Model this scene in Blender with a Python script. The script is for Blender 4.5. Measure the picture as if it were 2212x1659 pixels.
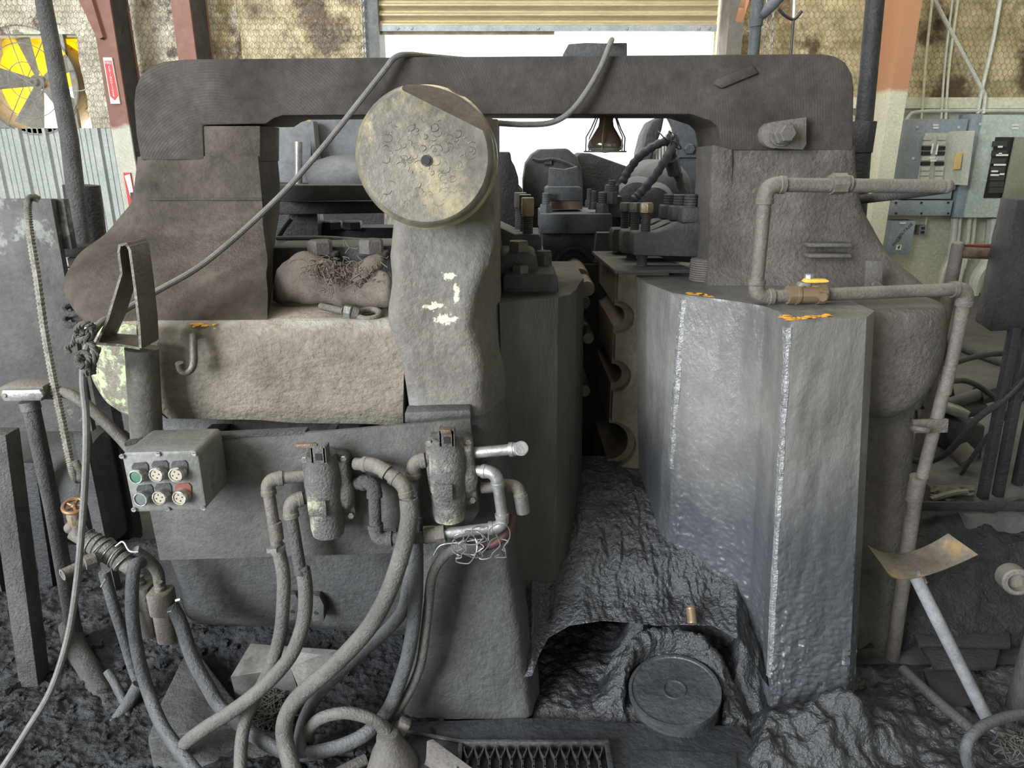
import bpy, bmesh, math, random
from mathutils import Vector, Matrix, noise
random.seed(7)
for o in list(bpy.data.objects): bpy.data.objects.remove(o)
SC = bpy.context.scene
COL = SC.collection
# ---------------------------------------------------------------- camera
TILT = math.radians(18.2); F = 1534.0; CX = 1106.0; CY = 829.5; H = 1.65
cT, sT = math.cos(TILT), math.sin(TILT)
cam_d = bpy.data.cameras.new('camera'); cam = bpy.data.objects.new('camera', cam_d); COL.objects.link(cam)
cam_d.sensor_fit = 'HORIZONTAL'; cam_d.sensor_width = 36; cam_d.lens = 36 * F / 2212; cam_d.clip_start = 0.05; cam_d.clip_end = 300
cam.location = (0, 0, H); cam.rotation_euler = (math.radians(90) - TILT, 0, 0)
SC.camera = cam
# ---------------------------------------------------------------- world, sun, side daylight, added fill lamps, exposure
wd = bpy.data.worlds.new('world'); SC.world = wd; wd.use_nodes = True
bg = wd.node_tree.nodes['Background']; bg.inputs[0].default_value = (.93, .96, 1, 1); bg.inputs[1].default_value = 3.2
sd = bpy.data.lights.new('sun', 'SUN'); sd.energy = 14; sd.angle = .01; sd.color = (1, .9, .72)
so = bpy.data.objects.new('sun', sd); COL.objects.link(so)
so.rotation_euler = Vector((.25, -.45, -.85)).to_track_quat('-Z', 'Y').to_euler()
def area(name, loc, to, sx, sy, watts, col):
    l = bpy.data.lights.new(name, 'AREA'); l.shape = 'RECTANGLE'; l.size = sx; l.size_y = sy; l.energy = watts; l.color = col
    o = bpy.data.objects.new(name, l); COL.objects.link(o); o.location = loc
    o.rotation_euler = (Vector(to) - Vector(loc)).to_track_quat('-Z', 'Y').to_euler()
area('daylight_side_bay', (-5.0, -3.3, 2.9), (0, 1.8, .9), 3.2, 4.0, 1400, (.88, .94, 1))
area('roof_fill', (-1.9, -.7, 5.3), (0, 1.6, .8), 2.6, 2.2, 130, (1, .92, .82))  # added warm fill from above, the ceiling has no skylight
area('roof_fill_rear', (0.3, 4.2, 5.3), (0, 5.2, 0), 7.0, 1.4, 260, (1, .94, .82))  # added overhead fill that brightens the back wall
area('rear_fill', (2.4, -4.7, 2.2), (.8, 1.5, 1.0), 3.2, 3.0, 45, (.9, .95, 1))  # added weak fill from behind the camera, no opening there
SC.view_settings.view_transform = 'Standard'; SC.view_settings.look = 'None'
SC.view_settings.exposure = 0.0; SC.view_settings.gamma = 1; SC.view_settings.use_curve_mapping = False
# ---------------------------------------------------------------- pixel helpers
def ray(px, py):
    a = (px - CX) / F; b = (CY - py) / F
    return Vector((a, cT + b * sT, -sT + b * cT))
O = Vector((0, 0, H))
def P(px, py, Y):
    d = ray(px, py); return O + d * (Y / d.y)
def PZ(px, py, Z):
    d = ray(px, py); return O + d * ((Z - H) / d.z)
def S(py, Y):                                  # metres per pixel at that row and distance
    d = ray(CX, py); return (Y / d.y) / F
def proj_x(px, Y, z): return (px - CX) / F * (Y * cT + (H - z) * sT)
def V(*a): return Vector(a)
# ---------------------------------------------------------------- mesh helpers
def catmull(pts, n):
    if len(pts) < 3: 
        return [pts[0].lerp(pts[-1], i / n) for i in range(n + 1)]
    out = []
    q = [2 * pts[0] - pts[1]] + list(pts) + [2 * pts[-1] - pts[-2]]
    for i in range(1, len(q) - 2):
        p0, p1, p2, p3 = q[i - 1], q[i], q[i + 1], q[i + 2]
        for k in range(n):
            t = k / n
            out.append(.5 * ((2 * p1) + (p2 - p0) * t + (2 * p0 - 5 * p1 + 4 * p2 - p3) * t * t + (3 * p1 - p0 - 3 * p2 + p3) * t ** 3))
    out.append(pts[-1].copy())
    return out
def frame(d):
    d = d.normalized(); a = V(0, 0, 1) if abs(d.z) < .9 else V(1, 0, 0)
    x = d.cross(a).normalized(); return x, x.cross(d).normalized(), d
class B:
    def __init__(s): s.v = []; s.f = []
    def add(s, v, f):
        b = len(s.v); s.v += [Vector(q) for q in v]; s.f += [[i + b for i in g] for g in f]; return s
    def box(s, c, size, R=None):
        v = []
        for z in (-.5, .5):
            for y in (-.5, .5):
                for x in (-.5, .5):
                    p = V(x * size[0], y * size[1], z * size[2]); v.append((R @ p if R else p) + Vector(c))
        return s.add(v, [(0, 2, 3, 1), (4, 5, 7, 6), (0, 1, 5, 4), (2, 6, 7, 3), (0, 4, 6, 2), (1, 3, 7, 5)])
    def box2(s, a, b):
        a, b = Vector(a), Vector(b); d = b - a
        return s.box((a + b) / 2, (abs(d.x), abs(d.y), abs(d.z)))
    def prism(s, pts, vec):
        n = len(pts); vec = Vector(vec)
        v = list(pts) + [p + vec for p in pts]
        return s.add(v, [list(range(n)), list(range(2 * n - 1, n - 1, -1))] + [(i, i + n, (i + 1) % n + n, (i + 1) % n) for i in range(n)])
    def tube(s, pts, r, n=10, cap=True, k=1):
        rs = list(r) if isinstance(r, (list, tuple)) else [r] * len(pts)
        if k > 1:
            m = len(pts); pts = catmull(pts, k)
            rs = [rs[min(i // k, m - 1)] + (rs[min(i // k + 1, m - 1)] - rs[min(i // k, m - 1)]) * ((i % k) / k) for i in range(len(pts))]
        X, Y, D = frame(pts[1] - pts[0]); v = []; f = []
        for i, p in enumerate(pts):
            d = (pts[min(i + 1, len(pts) - 1)] - pts[max(i - 1, 0)])
            if d.length > 1e-9:
                d.normalize(); q = D.rotation_difference(d); X = q @ X; Y = q @ Y; D = d
            for j in range(n):
                a = 2 * math.pi * j / n; v.append(p + (X * math.cos(a) + Y * math.sin(a)) * rs[i])
        for i in range(len(pts) - 1):
            for j in range(n):
                f.append((i * n + j, i * n + (j + 1) % n, (i + 1) * n + (j + 1) % n, (i + 1) * n + j))
        if cap: f += [list(range(n - 1, -1, -1)), list(range((len(pts) - 1) * n, len(pts) * n))]
        return s.add(v, f)
    def cyl(s, a, b, r, n=16, r2=None): return s.tube([Vector(a), Vector(b)], [r, r if r2 is None else r2], n)
    def lathe(s, o, d, prof, n=20, cap=True):
        X, Y, D = frame(Vector(d)); o = Vector(o); v = []; f = []
        for (h, r) in prof:
            for j in range(n):
                a = 2 * math.pi * j / n; v.append(o + D * h + (X * math.cos(a) + Y * math.sin(a)) * r)
        for i in range(len(prof) - 1):
            for j in range(n): f.append((i * n + j, i * n + (j + 1) % n, (i + 1) * n + (j + 1) % n, (i + 1) * n + j))
        if cap: f += [list(range(n - 1, -1, -1)), list(range((len(prof) - 1) * n, len(prof) * n))]
        return s.add(v, f)
    def hexa(s, o, d, h, r): return s.lathe(o, d, [(0, r), (h * .85, r), (h, r * .86)], 6)
    def torus(s, c, d, R, r, n=20, m=8, a0=0, a1=2 * math.pi):
        X, Y, D = frame(Vector(d)); full = abs(a1 - a0 - 2 * math.pi) < 1e-6
        pts = [Vector(c) + (X * math.cos(a0 + (a1 - a0) * i / n) + Y * math.sin(a0 + (a1 - a0) * i / n)) * R for i in range(n + 1)]
        return s.tube(pts, r, m, not full)
    def ell(s, c, rx, ry, rz, R=None, n=14, m=9):
        v = []; f = []
        for i in range(m + 1):
            t = math.pi * i / m
            for j in range(n):
                a = 2 * math.pi * j / n
                p = V(rx * math.sin(t) * math.cos(a), ry * math.sin(t) * math.sin(a), rz * math.cos(t)); v.append((R @ p if R else p) + Vector(c))
        for i in range(m):
            for j in range(n): f.append((i * n + j, (i + 1) * n + j, (i + 1) * n + (j + 1) % n, i * n + (j + 1) % n))
        return s.add(v, f)
    def grid(s, rows, closed=False, caps=False):
        n = len(rows[0]); v = [p for r in rows for p in r]; f = []
        for i in range(len(rows) - 1):
            for j in range(n if closed else n - 1): f.append((i * n + j, i * n + (j + 1) % n, (i + 1) * n + (j + 1) % n, (i + 1) * n + j))
        if caps: f += [list(range(n - 1, -1, -1)), list(range((len(rows) - 1) * n, len(rows) * n))]
        return s.add(v, f)
    def thread(s, a, b, r, pitch, n=12):
        a, b = Vector(a), Vector(b); L = (b - a).length; k = max(2, int(L / pitch)); prof = []
        for i in range(k): prof += [(L * i / k, r * .9), (L * (i + .5) / k, r)]
        prof.append((L, r * .88)); return s.lathe(a, b - a, prof, n)
    def jitter(s, amp, sc, seed=0):
        for p in s.v: p += noise.noise_vector(p * sc + V(seed, seed, 0)) * amp
        return s
    def build(s, name, mat, parent=None, bevel=0, segs=2, flat=False, ang=35, weld=False, kind=None):
        me = bpy.data.meshes.new(name)
        bm = bmesh.new(); vs = [bm.verts.new(p) for p in s.v]; bm.verts.ensure_lookup_table()
        for g in s.f:
            try: bm.faces.new([vs[i] for i in g])
            except ValueError: pass
        if weld: bmesh.ops.remove_doubles(bm, verts=bm.verts, dist=1e-5)
        bmesh.ops.recalc_face_normals(bm, faces=bm.faces)
        if bevel:
            ed = [e for e in bm.edges if len(e.link_faces) == 2 and e.calc_face_angle(0) > .6]
            bmesh.ops.bevel(bm, geom=ed, offset=bevel, segments=segs, profile=.5, affect='EDGES', clamp_overlap=True)
        if parent: org = Vector(parent['_w'])
        else:
            xs = [v.co for v in bm.verts]
            org = V((min(p.x for p in xs) + max(p.x for p in xs)) / 2, (min(p.y for p in xs) + max(p.y for p in xs)) / 2, min(p.z for p in xs))
        for v in bm.verts: v.co -= org
        bm.to_mesh(me); bm.free()
        if not flat:
            me.polygons.foreach_set('use_smooth', [True] * len(me.polygons)); me.set_sharp_from_angle(angle=math.radians(ang))
        me.materials.append(M[mat] if isinstance(mat, str) else mat)
        o = bpy.data.objects.new(name, me); COL.objects.link(o); o['_w'] = list(org)
        if parent: o.parent = parent
        else: o.location = org
        if kind: o['kind'] = kind
        return o
def thing(name, label, cat, loc, group=None):
    o = bpy.data.objects.new(name, None); COL.objects.link(o); o.location = loc; o['_w'] = list(loc)
    o.empty_display_size = .05; o['label'] = label; o['category'] = cat
    if group: o['group'] = group
    return o
def tag(o, label, cat, group=None):
    o['label'] = label; o['category'] = cat
    if group: o['group'] = group
    return o
def struct(o, label=None):
    o['kind'] = 'structure'
    if label: o['label'] = label
    return o
def text(s, size, org, right, up, mat, parent, name='lettering', spacing=1.0, align='CENTER', depth=.0006):
    c = bpy.data.curves.new('t', 'FONT'); c.body = s; c.size = size; c.align_x = align; c.align_y = 'CENTER'; c.space_character = spacing; c.extrude = depth
    t = bpy.data.objects.new('t', c); COL.objects.link(t)
    me = bpy.data.meshes.new_from_object(t); bpy.data.objects.remove(t); bpy.data.curves.remove(c)
    r = Vector(right).normalized(); u = Vector(up).normalized(); n = r.cross(u); Mx = Matrix((r, u, n)).transposed()
    pw = Vector(parent['_w'])
    for v in me.vertices: v.co = Mx @ v.co + Vector(org) - pw
    me.name = name; me.materials.clear(); me.materials.append(M[mat]); o = bpy.data.objects.new(name, me); COL.objects.link(o); o.parent = parent; o['_w'] = list(pw)
    return o
# ---------------------------------------------------------------- materials
M = {}
def mat(name, c1, c2, scale=6, rough=.75, metal=0, bump=.25, bsc=60, patch=None, psc=3, pth=.62, pw=.06, mid=.35, msc=9, rv=.12, stretch=(1, 1, 1), dust=None, spec=.5, lo=.3, hi=.7, extra=None, fine=.55):
    m = bpy.data.materials.new(name); m.use_nodes = True; nt = m.node_tree; N = nt.nodes; L = nt.links
    bs = N['Principled BSDF']; geo = N.new('ShaderNodeNewGeometry'); mp = N.new('ShaderNodeMapping'); mp.inputs['Scale'].default_value = stretch
    L.new(geo.outputs['Position'], mp.inputs['Vector'])
    def ns(sc, det=6, ro=.6):
        n = N.new('ShaderNodeTexNoise'); n.inputs['Scale'].default_value = sc; n.inputs['Detail'].default_value = det; n.inputs['Roughness'].default_value = ro
        L.new(mp.outputs[0], n.inputs['Vector']); return n.outputs['Fac']
    def ramp(fac, a, b, ca, cb):
        r = N.new('ShaderNodeValToRGB'); L.new(fac, r.inputs[0]); e = r.color_ramp.elements
        e[0].position = a; e[1].position = b; e[0].color = (*ca, 1) if len(ca) == 3 else ca; e[1].color = (*cb, 1) if len(cb) == 3 else cb; return r.outputs[0]
    def mix(fac, a, b, t='MIX'):
        x = N.new('ShaderNodeMix'); x.data_type = 'RGBA'; x.blend_type = t
        if hasattr(fac, 'links'): L.new(fac, x.inputs[0])
        else: x.inputs[0].default_value = fac
        for q, i in ((a, 6), (b, 7)):
            if hasattr(q, 'links'): L.new(q, x.inputs[i])
            else: x.inputs[i].default_value = (*q, 1)
        return x.outputs[2]
    n1 = ns(scale); col = ramp(n1, lo, hi, c1, c2)
    fn = ns(scale * 11, 6, .7); col = mix(fine, col, ramp(fn, .3, .7, (.55, .55, .55), (1.35, 1.35, 1.35)), 'MULTIPLY')
    if patch:
        pf = ramp(ns(psc, 10, .68), pth, pth + pw, (0, 0, 0), (1, 1, 1)); col = mix(pf, col, patch)
    if dust:
        sx = N.new('ShaderNodeSeparateXYZ'); L.new(geo.outputs['Normal'], sx.inputs[0])
        col = mix(ramp(sx.outputs[2], .35, .95, (0, 0, 0), (.75, .75, .75)), col, dust)
    if extra: col = extra(nt, geo, mp, ns, ramp, mix, col)
    L.new(col, bs.inputs['Base Color'])
    rr = N.new('ShaderNodeMapRange'); L.new(ns(scale * 2.3), rr.inputs[0]); rr.inputs[1].default_value = .3; rr.inputs[2].default_value = .7
    rr.inputs[3].default_value = max(.05, rough - rv); rr.inputs[4].default_value = min(1, rough + rv); L.new(rr.outputs[0], bs.inputs['Roughness'])
    bs.inputs['Metallic'].default_value = metal; bs.inputs['Specular IOR Level'].default_value = spec
    b1 = N.new('ShaderNodeBump'); b1.inputs['Strength'].default_value = bump; b1.inputs['Distance'].default_value = .012; L.new(ns(bsc, 5), b1.inputs['Height'])
    b2 = N.new('ShaderNodeBump'); b2.inputs['Strength'].default_value = mid; b2.inputs['Distance'].default_value = .02; L.new(ns(msc, 4), b2.inputs['Height'])
    L.new(b2.outputs[0], b1.inputs['Normal']); L.new(b1.outputs[0], bs.inputs['Normal'])
    M[name] = m; return m
def plain(name, c, rough=.6, metal=0, emit=None):
    m = bpy.data.materials.new(name); m.use_nodes = True; b = m.node_tree.nodes['Principled BSDF']
    n = m.node_tree.nodes.new('ShaderNodeTexNoise'); n.inputs['Scale'].default_value = 25; r = m.node_tree.nodes.new('ShaderNodeValToRGB')
    r.color_ramp.elements[0].color = (*[q * .75 for q in c], 1); r.color_ramp.elements[1].color = (*[min(1, q * 1.2) for q in c], 1)
    g = m.node_tree.nodes.new('ShaderNodeNewGeometry'); m.node_tree.links.new(g.outputs['Position'], n.inputs['Vector'])
    m.node_tree.links.new(n.outputs['Fac'], r.inputs[0]); m.node_tree.links.new(r.outputs[0], b.inputs['Base Color'])
    b.inputs['Roughness'].default_value = rough; b.inputs['Metallic'].default_value = metal
    M[name] = m; return m
def arcs(nt, geo, mp, ns, ramp, mix, col):        # concentric milling marks left by the planer
    N, L = nt.nodes, nt.links
    w = N.new('ShaderNodeTexWave'); w.wave_type = 'RINGS'; w.rings_direction = 'Y'; w.inputs['Scale'].default_value = 38; w.inputs['Distortion'].default_value = .4; w.inputs['Detail Scale'].default_value = 3
    m2 = N.new('ShaderNodeMapping'); m2.inputs['Location'].default_value = (.9, 0, -1.5); L.new(geo.outputs['Position'], m2.inputs[0]); L.new(m2.outputs[0], w.inputs[0])
    f = mix(ramp(ns(2.2), .42, .6, (0, 0, 0), (1, 1, 1)), (.5, .5, .5), ramp(w.outputs[1], .2, .8, (.35, .35, .35), (.68, .68, .68)))
    return mix(.4, col, f, 'OVERLAY')
mat('cast', (.055, .048, .042), (.135, .118, .104), 5, .8, bump=.7, bsc=85, mid=.35, msc=14, dust=(.13, .115, .1))
mat('cast_beam', (.03, .025, .022), (.08, .067, .059), 3.5, .85, bump=.2, bsc=90, mid=.2, msc=9, extra=arcs, spec=.2)
mat('post_paint', (.06, .055, .047), (.13, .118, .1), 6, .6, bump=.3, bsc=60, mid=.1)
mat('cast_left', (.034, .028, .023), (.1, .083, .068), 4, .82, bump=.4, bsc=110, mid=.4, msc=11, patch=(.17, .15, .11), psc=9, pth=.66, pw=.06, spec=.2)
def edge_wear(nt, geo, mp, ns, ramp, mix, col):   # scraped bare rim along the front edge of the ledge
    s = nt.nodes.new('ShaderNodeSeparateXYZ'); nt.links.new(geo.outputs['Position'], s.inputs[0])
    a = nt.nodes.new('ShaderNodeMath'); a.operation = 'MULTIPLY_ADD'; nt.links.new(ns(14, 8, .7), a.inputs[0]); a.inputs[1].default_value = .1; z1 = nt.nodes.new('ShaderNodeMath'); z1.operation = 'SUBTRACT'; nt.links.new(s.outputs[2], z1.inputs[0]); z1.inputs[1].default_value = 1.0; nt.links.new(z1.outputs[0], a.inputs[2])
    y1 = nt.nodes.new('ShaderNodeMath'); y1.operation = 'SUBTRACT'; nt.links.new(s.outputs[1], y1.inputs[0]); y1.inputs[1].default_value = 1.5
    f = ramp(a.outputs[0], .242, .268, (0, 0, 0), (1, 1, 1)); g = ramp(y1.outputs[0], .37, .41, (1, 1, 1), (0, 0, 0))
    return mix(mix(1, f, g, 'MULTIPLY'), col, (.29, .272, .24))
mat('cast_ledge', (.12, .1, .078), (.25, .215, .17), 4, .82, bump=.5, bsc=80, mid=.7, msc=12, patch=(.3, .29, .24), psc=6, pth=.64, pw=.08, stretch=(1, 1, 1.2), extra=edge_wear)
mat('die_dark', (.032, .029, .025), (.075, .066, .055), 4, .55, bump=.35, bsc=70, mid=.3, patch=(.17, .14, .09), psc=5, pth=.7, pw=.05, stretch=(2, 2, .5), fine=.3)
mat('wet_highlight_bead', (.16, .16, .16), (.3, .3, .3), 20, .25, .3, bump=.5, bsc=90, mid=.5, msc=40, spec=1)  # pale glossy tone carrying the highlight on the block ridges
mat('cast_green', (.13, .115, .09), (.2, .18, .14), 6, .75, bump=.5, bsc=70, mid=.6, msc=11, patch=(.36, .42, .23), psc=26, pth=.5, pw=.06)
def blobs(cs, colr, th=.3):
    def ex(nt, geo, mp, ns, ramp, mix, col):     # leftover flakes of old paint at fixed spots
        N, L = nt.nodes, nt.links; acc = None
        for (x, z, rx, rz) in cs:
            s = N.new('ShaderNodeVectorMath'); s.operation = 'SUBTRACT'; L.new(geo.outputs['Position'], s.inputs[0]); s.inputs[1].default_value = (x, 0, z)
            k = N.new('ShaderNodeVectorMath'); k.operation = 'MULTIPLY'; L.new(s.outputs[0], k.inputs[0]); k.inputs[1].default_value = (1 / rx, 0, 1 / rz)
            l = N.new('ShaderNodeVectorMath'); l.operation = 'LENGTH'; L.new(k.outputs[0], l.inputs[0])
            m = N.new('ShaderNodeMath'); m.operation = 'SUBTRACT'; m.inputs[0].default_value = 1; L.new(l.outputs['Value'], m.inputs[1])
            if acc is None: acc = m.outputs[0]
            else:
                q = N.new('ShaderNodeMath'); q.operation = 'MAXIMUM'; L.new(acc, q.inputs[0]); L.new(m.outputs[0], q.inputs[1]); acc = q.outputs[0]
        a = N.new('ShaderNodeMath'); a.operation = 'MULTIPLY_ADD'; L.new(ns(38, 8, .75), a.inputs[0]); a.inputs[1].default_value = .8
        k5 = N.new('ShaderNodeMath'); k5.operation = 'MULTIPLY'; k5.inputs[1].default_value = .25; L.new(acc, k5.inputs[0]); L.new(k5.outputs[0], a.inputs[2])
        return mix(ramp(a.outputs[0], .5, .515, (0, 0, 0), (1, 1, 1)), col, colr)
    return ex
def bl(x, y, rx, ry, Y): p = P(x, y, Y); s = S(y, Y); return (p.x, p.z, rx * s, ry * s)
mat('cast_post', (.105, .095, .083), (.17, .155, .135), 4, .8, bump=.35, bsc=90, mid=.6, msc=13, patch=(.16, .17, .17), psc=3, pth=.6, pw=.1, extra=blobs([bl(962, 688, 34, 20, 1.8), bl(940, 662, 34, 14, 1.8), bl(986, 640, 12, 30, 1.8), bl(966, 595, 20, 14, 1.8)], (.52, .49, .38)))
mat('cast_low', (.042, .042, .042), (.085, .084, .082), 4.5, .7, bump=.35, bsc=110, mid=.6, msc=14)
mat('paint_chip', (.5, .47, .37), (.66, .62, .5), 30, .6, bump=.2, mid=.2)
def slime(nt, geo, mp, ns, ramp, mix, col):       # sludge coat splashed over the lower half of the casting
    s = nt.nodes.new('ShaderNodeSeparateXYZ'); nt.links.new(geo.outputs['Position'], s.inputs[0])
    a = nt.nodes.new('ShaderNodeMath'); a.operation = 'MULTIPLY_ADD'; nt.links.new(ns(3.5, 5, .6), a.inputs[0]); a.inputs[1].default_value = -.5; nt.links.new(s.outputs[2], a.inputs[2])
    return mix(ramp(a.outputs[0], .3, .62, (1, 1, 1), (0, 0, 0)), col, (.062, .066, .073))
mat('wet_cast', (.1, .096, .09), (.2, .19, .178), 4, .34, bump=.25, bsc=100, mid=.3, msc=12, rv=.12, stretch=(1, 1, .6), spec=.6, fine=.25, extra=slime)
mat('sludge', (.014, .015, .0175), (.045, .047, .052), 7, .3, bump=.8, bsc=90, mid=.6, msc=22, rv=.12, spec=1)
mat('dark_steel', (.022, .022, .023), (.055, .054, .053), 6, .65, bump=.35, bsc=100, mid=.2, dust=(.065, .064, .062))
mat('soot', (.004, .0045, .005), (.022, .023, .026), 14, .6, bump=.9, bsc=80, mid=.8, msc=28, rv=.25)
mat('black_steel', (.012, .012, .013), (.03, .03, .032), 6, .6, bump=.5, bsc=80, mid=.4)
mat('rear_steel', (.05, .056, .063), (.1, .108, .115), 5, .7, bump=.4, bsc=70, mid=.25, dust=(.13, .135, .14))
mat('grey_cab', (.085, .09, .093), (.14, .147, .15), 4, .7, bump=.2, bsc=60, mid=.1)
mat('rust_steel', (.09, .06, .04), (.2, .15, .1), 9, .6, .3, bump=.4, bsc=60)
mat('gold_steel', (.16, .12, .07), (.32, .26, .17), 12, .45, .5, bump=.3, bsc=60)
mat('die_tan', (.085, .068, .05), (.16, .13, .095), 7, .55, .2, bump=.3, bsc=80)
mat('disc_steel', (.09, .083, .072), (.26, .235, .195), 4, .4, .35, bump=.12, bsc=70, mid=.1, msc=24, patch=(.55, .45, .22), psc=3.2, pth=.47, pw=.2)
mat('disc_rust', (.035, .028, .024), (.09, .065, .048), 8, .75, .1, bump=.4, bsc=60)
mat('pipe', (.085, .074, .064), (.165, .146, .127), 8, .65, .1, bump=.35, bsc=140, mid=.15, msc=30, dust=(.19, .168, .145))
mat('pipe_dark', (.05, .048, .045), (.105, .1, .094), 9, .8, bump=.8, bsc=150, mid=.5, msc=50)
mat('galv', (.17, .17, .165), (.34, .34, .325), 12, .4, .55, bump=.15, bsc=80, mid=.1)
mat('hose', (.065, .061, .055), (.125, .117, .106), 7, .75, bump=.4, bsc=160, mid=.25, msc=40, dust=(.17, .16, .146))
mat('hose_dark', (.045, .047, .05), (.1, .102, .105), 7, .75, bump=.6, bsc=120, mid=.4, msc=40, dust=(.14, .143, .148))
mat('cable', (.1, .095, .088), (.16, .152, .14), 10, .65, bump=.15, bsc=100, mid=.05)
mat('braid', (.16, .145, .12), (.33, .31, .27), 40, .5, .3, bump=.5, bsc=200)
mat('plate', (.05, .047, .044), (.1, .093, .086), 5, .72, bump=.35, bsc=130, mid=.25, msc=16, patch=(.15, .12, .095), psc=3.4, pth=.62, pw=.12)
mat('valve', (.075, .072, .068), (.15, .145, .135), 9, .6, .2, bump=.7, bsc=150, mid=.3, msc=30, patch=(.42, .38, .29), psc=9, pth=.57, pw=.12)
mat('box_paint', (.1, .102, .092), (.18, .18, .162), 9, .55, bump=.2, bsc=60, mid=.1, patch=(.05, .05, .045), psc=9, pth=.54, pw=.14)
mat('chrome', (.3, .29, .27), (.5, .49, .45), 30, .3, .8, bump=.1)
mat('brown_dust', (.085, .076, .067), (.145, .131, .115), 9, .75, bump=.4, bsc=120, mid=.1)
mat('sheet_left', (.045, .042, .039), (.085, .08, .074), 4, .75, bump=.3, bsc=50, mid=.25, patch=(.17, .175, .155), psc=4, pth=.58, pw=.03)
mat('bracket', (.07, .06, .048), (.13, .11, .085), 12, .5, .3, bump=.3, bsc=90)
mat('glove', (.06, .048, .038), (.135, .11, .088), 10, .95, bump=.5, bsc=260, mid=.3, msc=30)
mat('thread_fray', (.07, .055, .042), (.14, .11, .085), 40, .95)
mat('rope', (.05, .045, .04), (.11, .1, .09), 40, .9, bump=.5, bsc=200)
mat('debris', (.006, .0065, .0075), (.05, .052, .057), 16, .7, bump=.9, bsc=90, mid=.8, msc=30, rv=.25)
mat('sheet_floor', (.2, .2, .185), (.33, .33, .3), 9, .6, .2, bump=.2, bsc=40, patch=(.11, .11, .1), psc=8, pth=.56, pw=.1)
mat('floor_conc', (.03, .029, .028), (.1, .096, .09), 2.2, .8, bump=.4, bsc=40, mid=.4, msc=7)
mat('bed_plate', (.028, .03, .034), (.07, .074, .081), 6, .48, bump=.5, bsc=50, mid=.4, msc=12, spec=.6)
mat('shovel_steel', (.14, .118, .093), (.27, .23, .185), 7, .5, .4, bump=.15, bsc=60, patch=(.42, .27, .11), psc=7, pth=.55, pw=.12)
mat('shovel_handle', (.14, .145, .152), (.24, .243, .25), 14, .6, bump=.2, bsc=80, patch=(.4, .33, .22), psc=10, pth=.62, pw=.08)
mat('foil', (.26, .2, .1), (.56, .47, .28), 2.4, .42, .12, bump=.7, bsc=24, mid=.9, msc=8, patch=(.1, .065, .035), psc=2.1, pth=.5, pw=.1, lo=.35, hi=.6)
mat('foil_pale', (.36, .32, .23), (.66, .6, .46), 3, .38, .15, bump=.8, bsc=24, mid=1, msc=9, patch=(.1, .07, .045), psc=2.2, pth=.52, pw=.08, lo=.35, hi=.6)
mat('wire_mesh', (.1, .08, .05), (.2, .16, .1), 8, .6, .3)
mat('shutter', (.34, .28, .16), (.48, .4, .25), 5, .5, .2, bump=.1, bsc=60, mid=.1, patch=(.25, .24, .2), psc=5, pth=.66, pw=.08, stretch=(.3, 1, 3))
mat('blue_steel', (.22, .25, .27), (.34, .37, .39), 8, .55, .2)
mat('cream', (.58, .57, .45), (.7, .69, .57), 5, .6, bump=.1, patch=(.3, .29, .22), psc=9, pth=.7, pw=.04)
mat('rib_sheet', (.36, .39, .37), (.48, .5, .46), 4, .5, bump=.1, mid=.08, patch=(.32, .32, .27), psc=9, pth=.7, pw=.05)
mat('wall_board', (.5, .5, .38), (.64, .63, .49), 3, .6, bump=.1, mid=.1, patch=(.3, .27, .2), psc=4, pth=.68, pw=.1)
def twocol(name, top, low, z0):
    def ex(nt, geo, mp, ns, ramp, mix, col):
        s = nt.nodes.new('ShaderNodeSeparateXYZ'); nt.links.new(geo.outputs['Position'], s.inputs[0])
        a = nt.nodes.new('ShaderNodeMath'); a.operation = 'SUBTRACT'; nt.links.new(s.outputs[2], a.inputs[0]); a.inputs[1].default_value = z0
        b = nt.nodes.new('ShaderNodeMath'); b.operation = 'MULTIPLY_ADD'; nt.links.new(ns(8), b.inputs[0]); b.inputs[1].default_value = .12; nt.links.new(a.outputs[0], b.inputs[2])
        return mix(ramp(b.outputs[0], .05, .09, (0, 0, 0), (1, 1, 1)), col, top)
    mat(name, tuple(q * .85 for q in low), low, 6, .6, bump=.1, mid=.05, extra=ex)
twocol('column_red', (.2, .088, .06), (.5, .485, .4), P(250, 275, 6.2).z)
twocol('column_orange', (.38, .185, .1), (.54, .53, .4), P(1920, 205, 6.0).z)
mat('panel_blue', (.21, .25, .29), (.29, .33, .37), 5, .5, bump=.05, mid=.03)
mat('panel_green', (.34, .39, .36), (.45, .5, .46), 4, .5, bump=.05, mid=.03)
mat('panel_pale', (.42, .43, .36), (.54, .54, .46), 6, .5, bump=.05, mid=.03)
mat('panel_olive', (.17, .19, .13), (.24, .26, .19), 6, .5, bump=.05)
mat('conduit', (.45, .46, .42), (.62, .62, .55), 8, .45, .2, bump=.1)
mat('fan_grey', (.2, .19, .17), (.33, .32, .28), 6, .6, .1, patch=(.3, .16, .07), psc=7, pth=.62, pw=.08)
plain('black', (.012, .012, .013), .5); plain('white', (.75, .75, .72), .6); plain('sign_red', (.5, .035, .035), .5); plain('sign_white', (.72, .68, .58), .5)
plain('orange_rust', (.55, .27, .03), .8); plain('yellow_handle', (.7, .42, .05), .5); plain('green_button', (.03, .1, .055), .45); plain('grey_button', (.08, .09, .09), .4)
plain('pale_button', (.3, .26, .19), .5); plain('red_tag', (.17, .045, .035), .5); plain('brass', (.25, .18, .11), .45, .5); plain('red_hose', (.1, .035, .032), .6); plain('gold_label', (.55, .4, .15), .5)
plain('outside_ground', (.75, .72, .66), .9); plain('copper_wheel', (.2, .105, .05), .5, .3)
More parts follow.
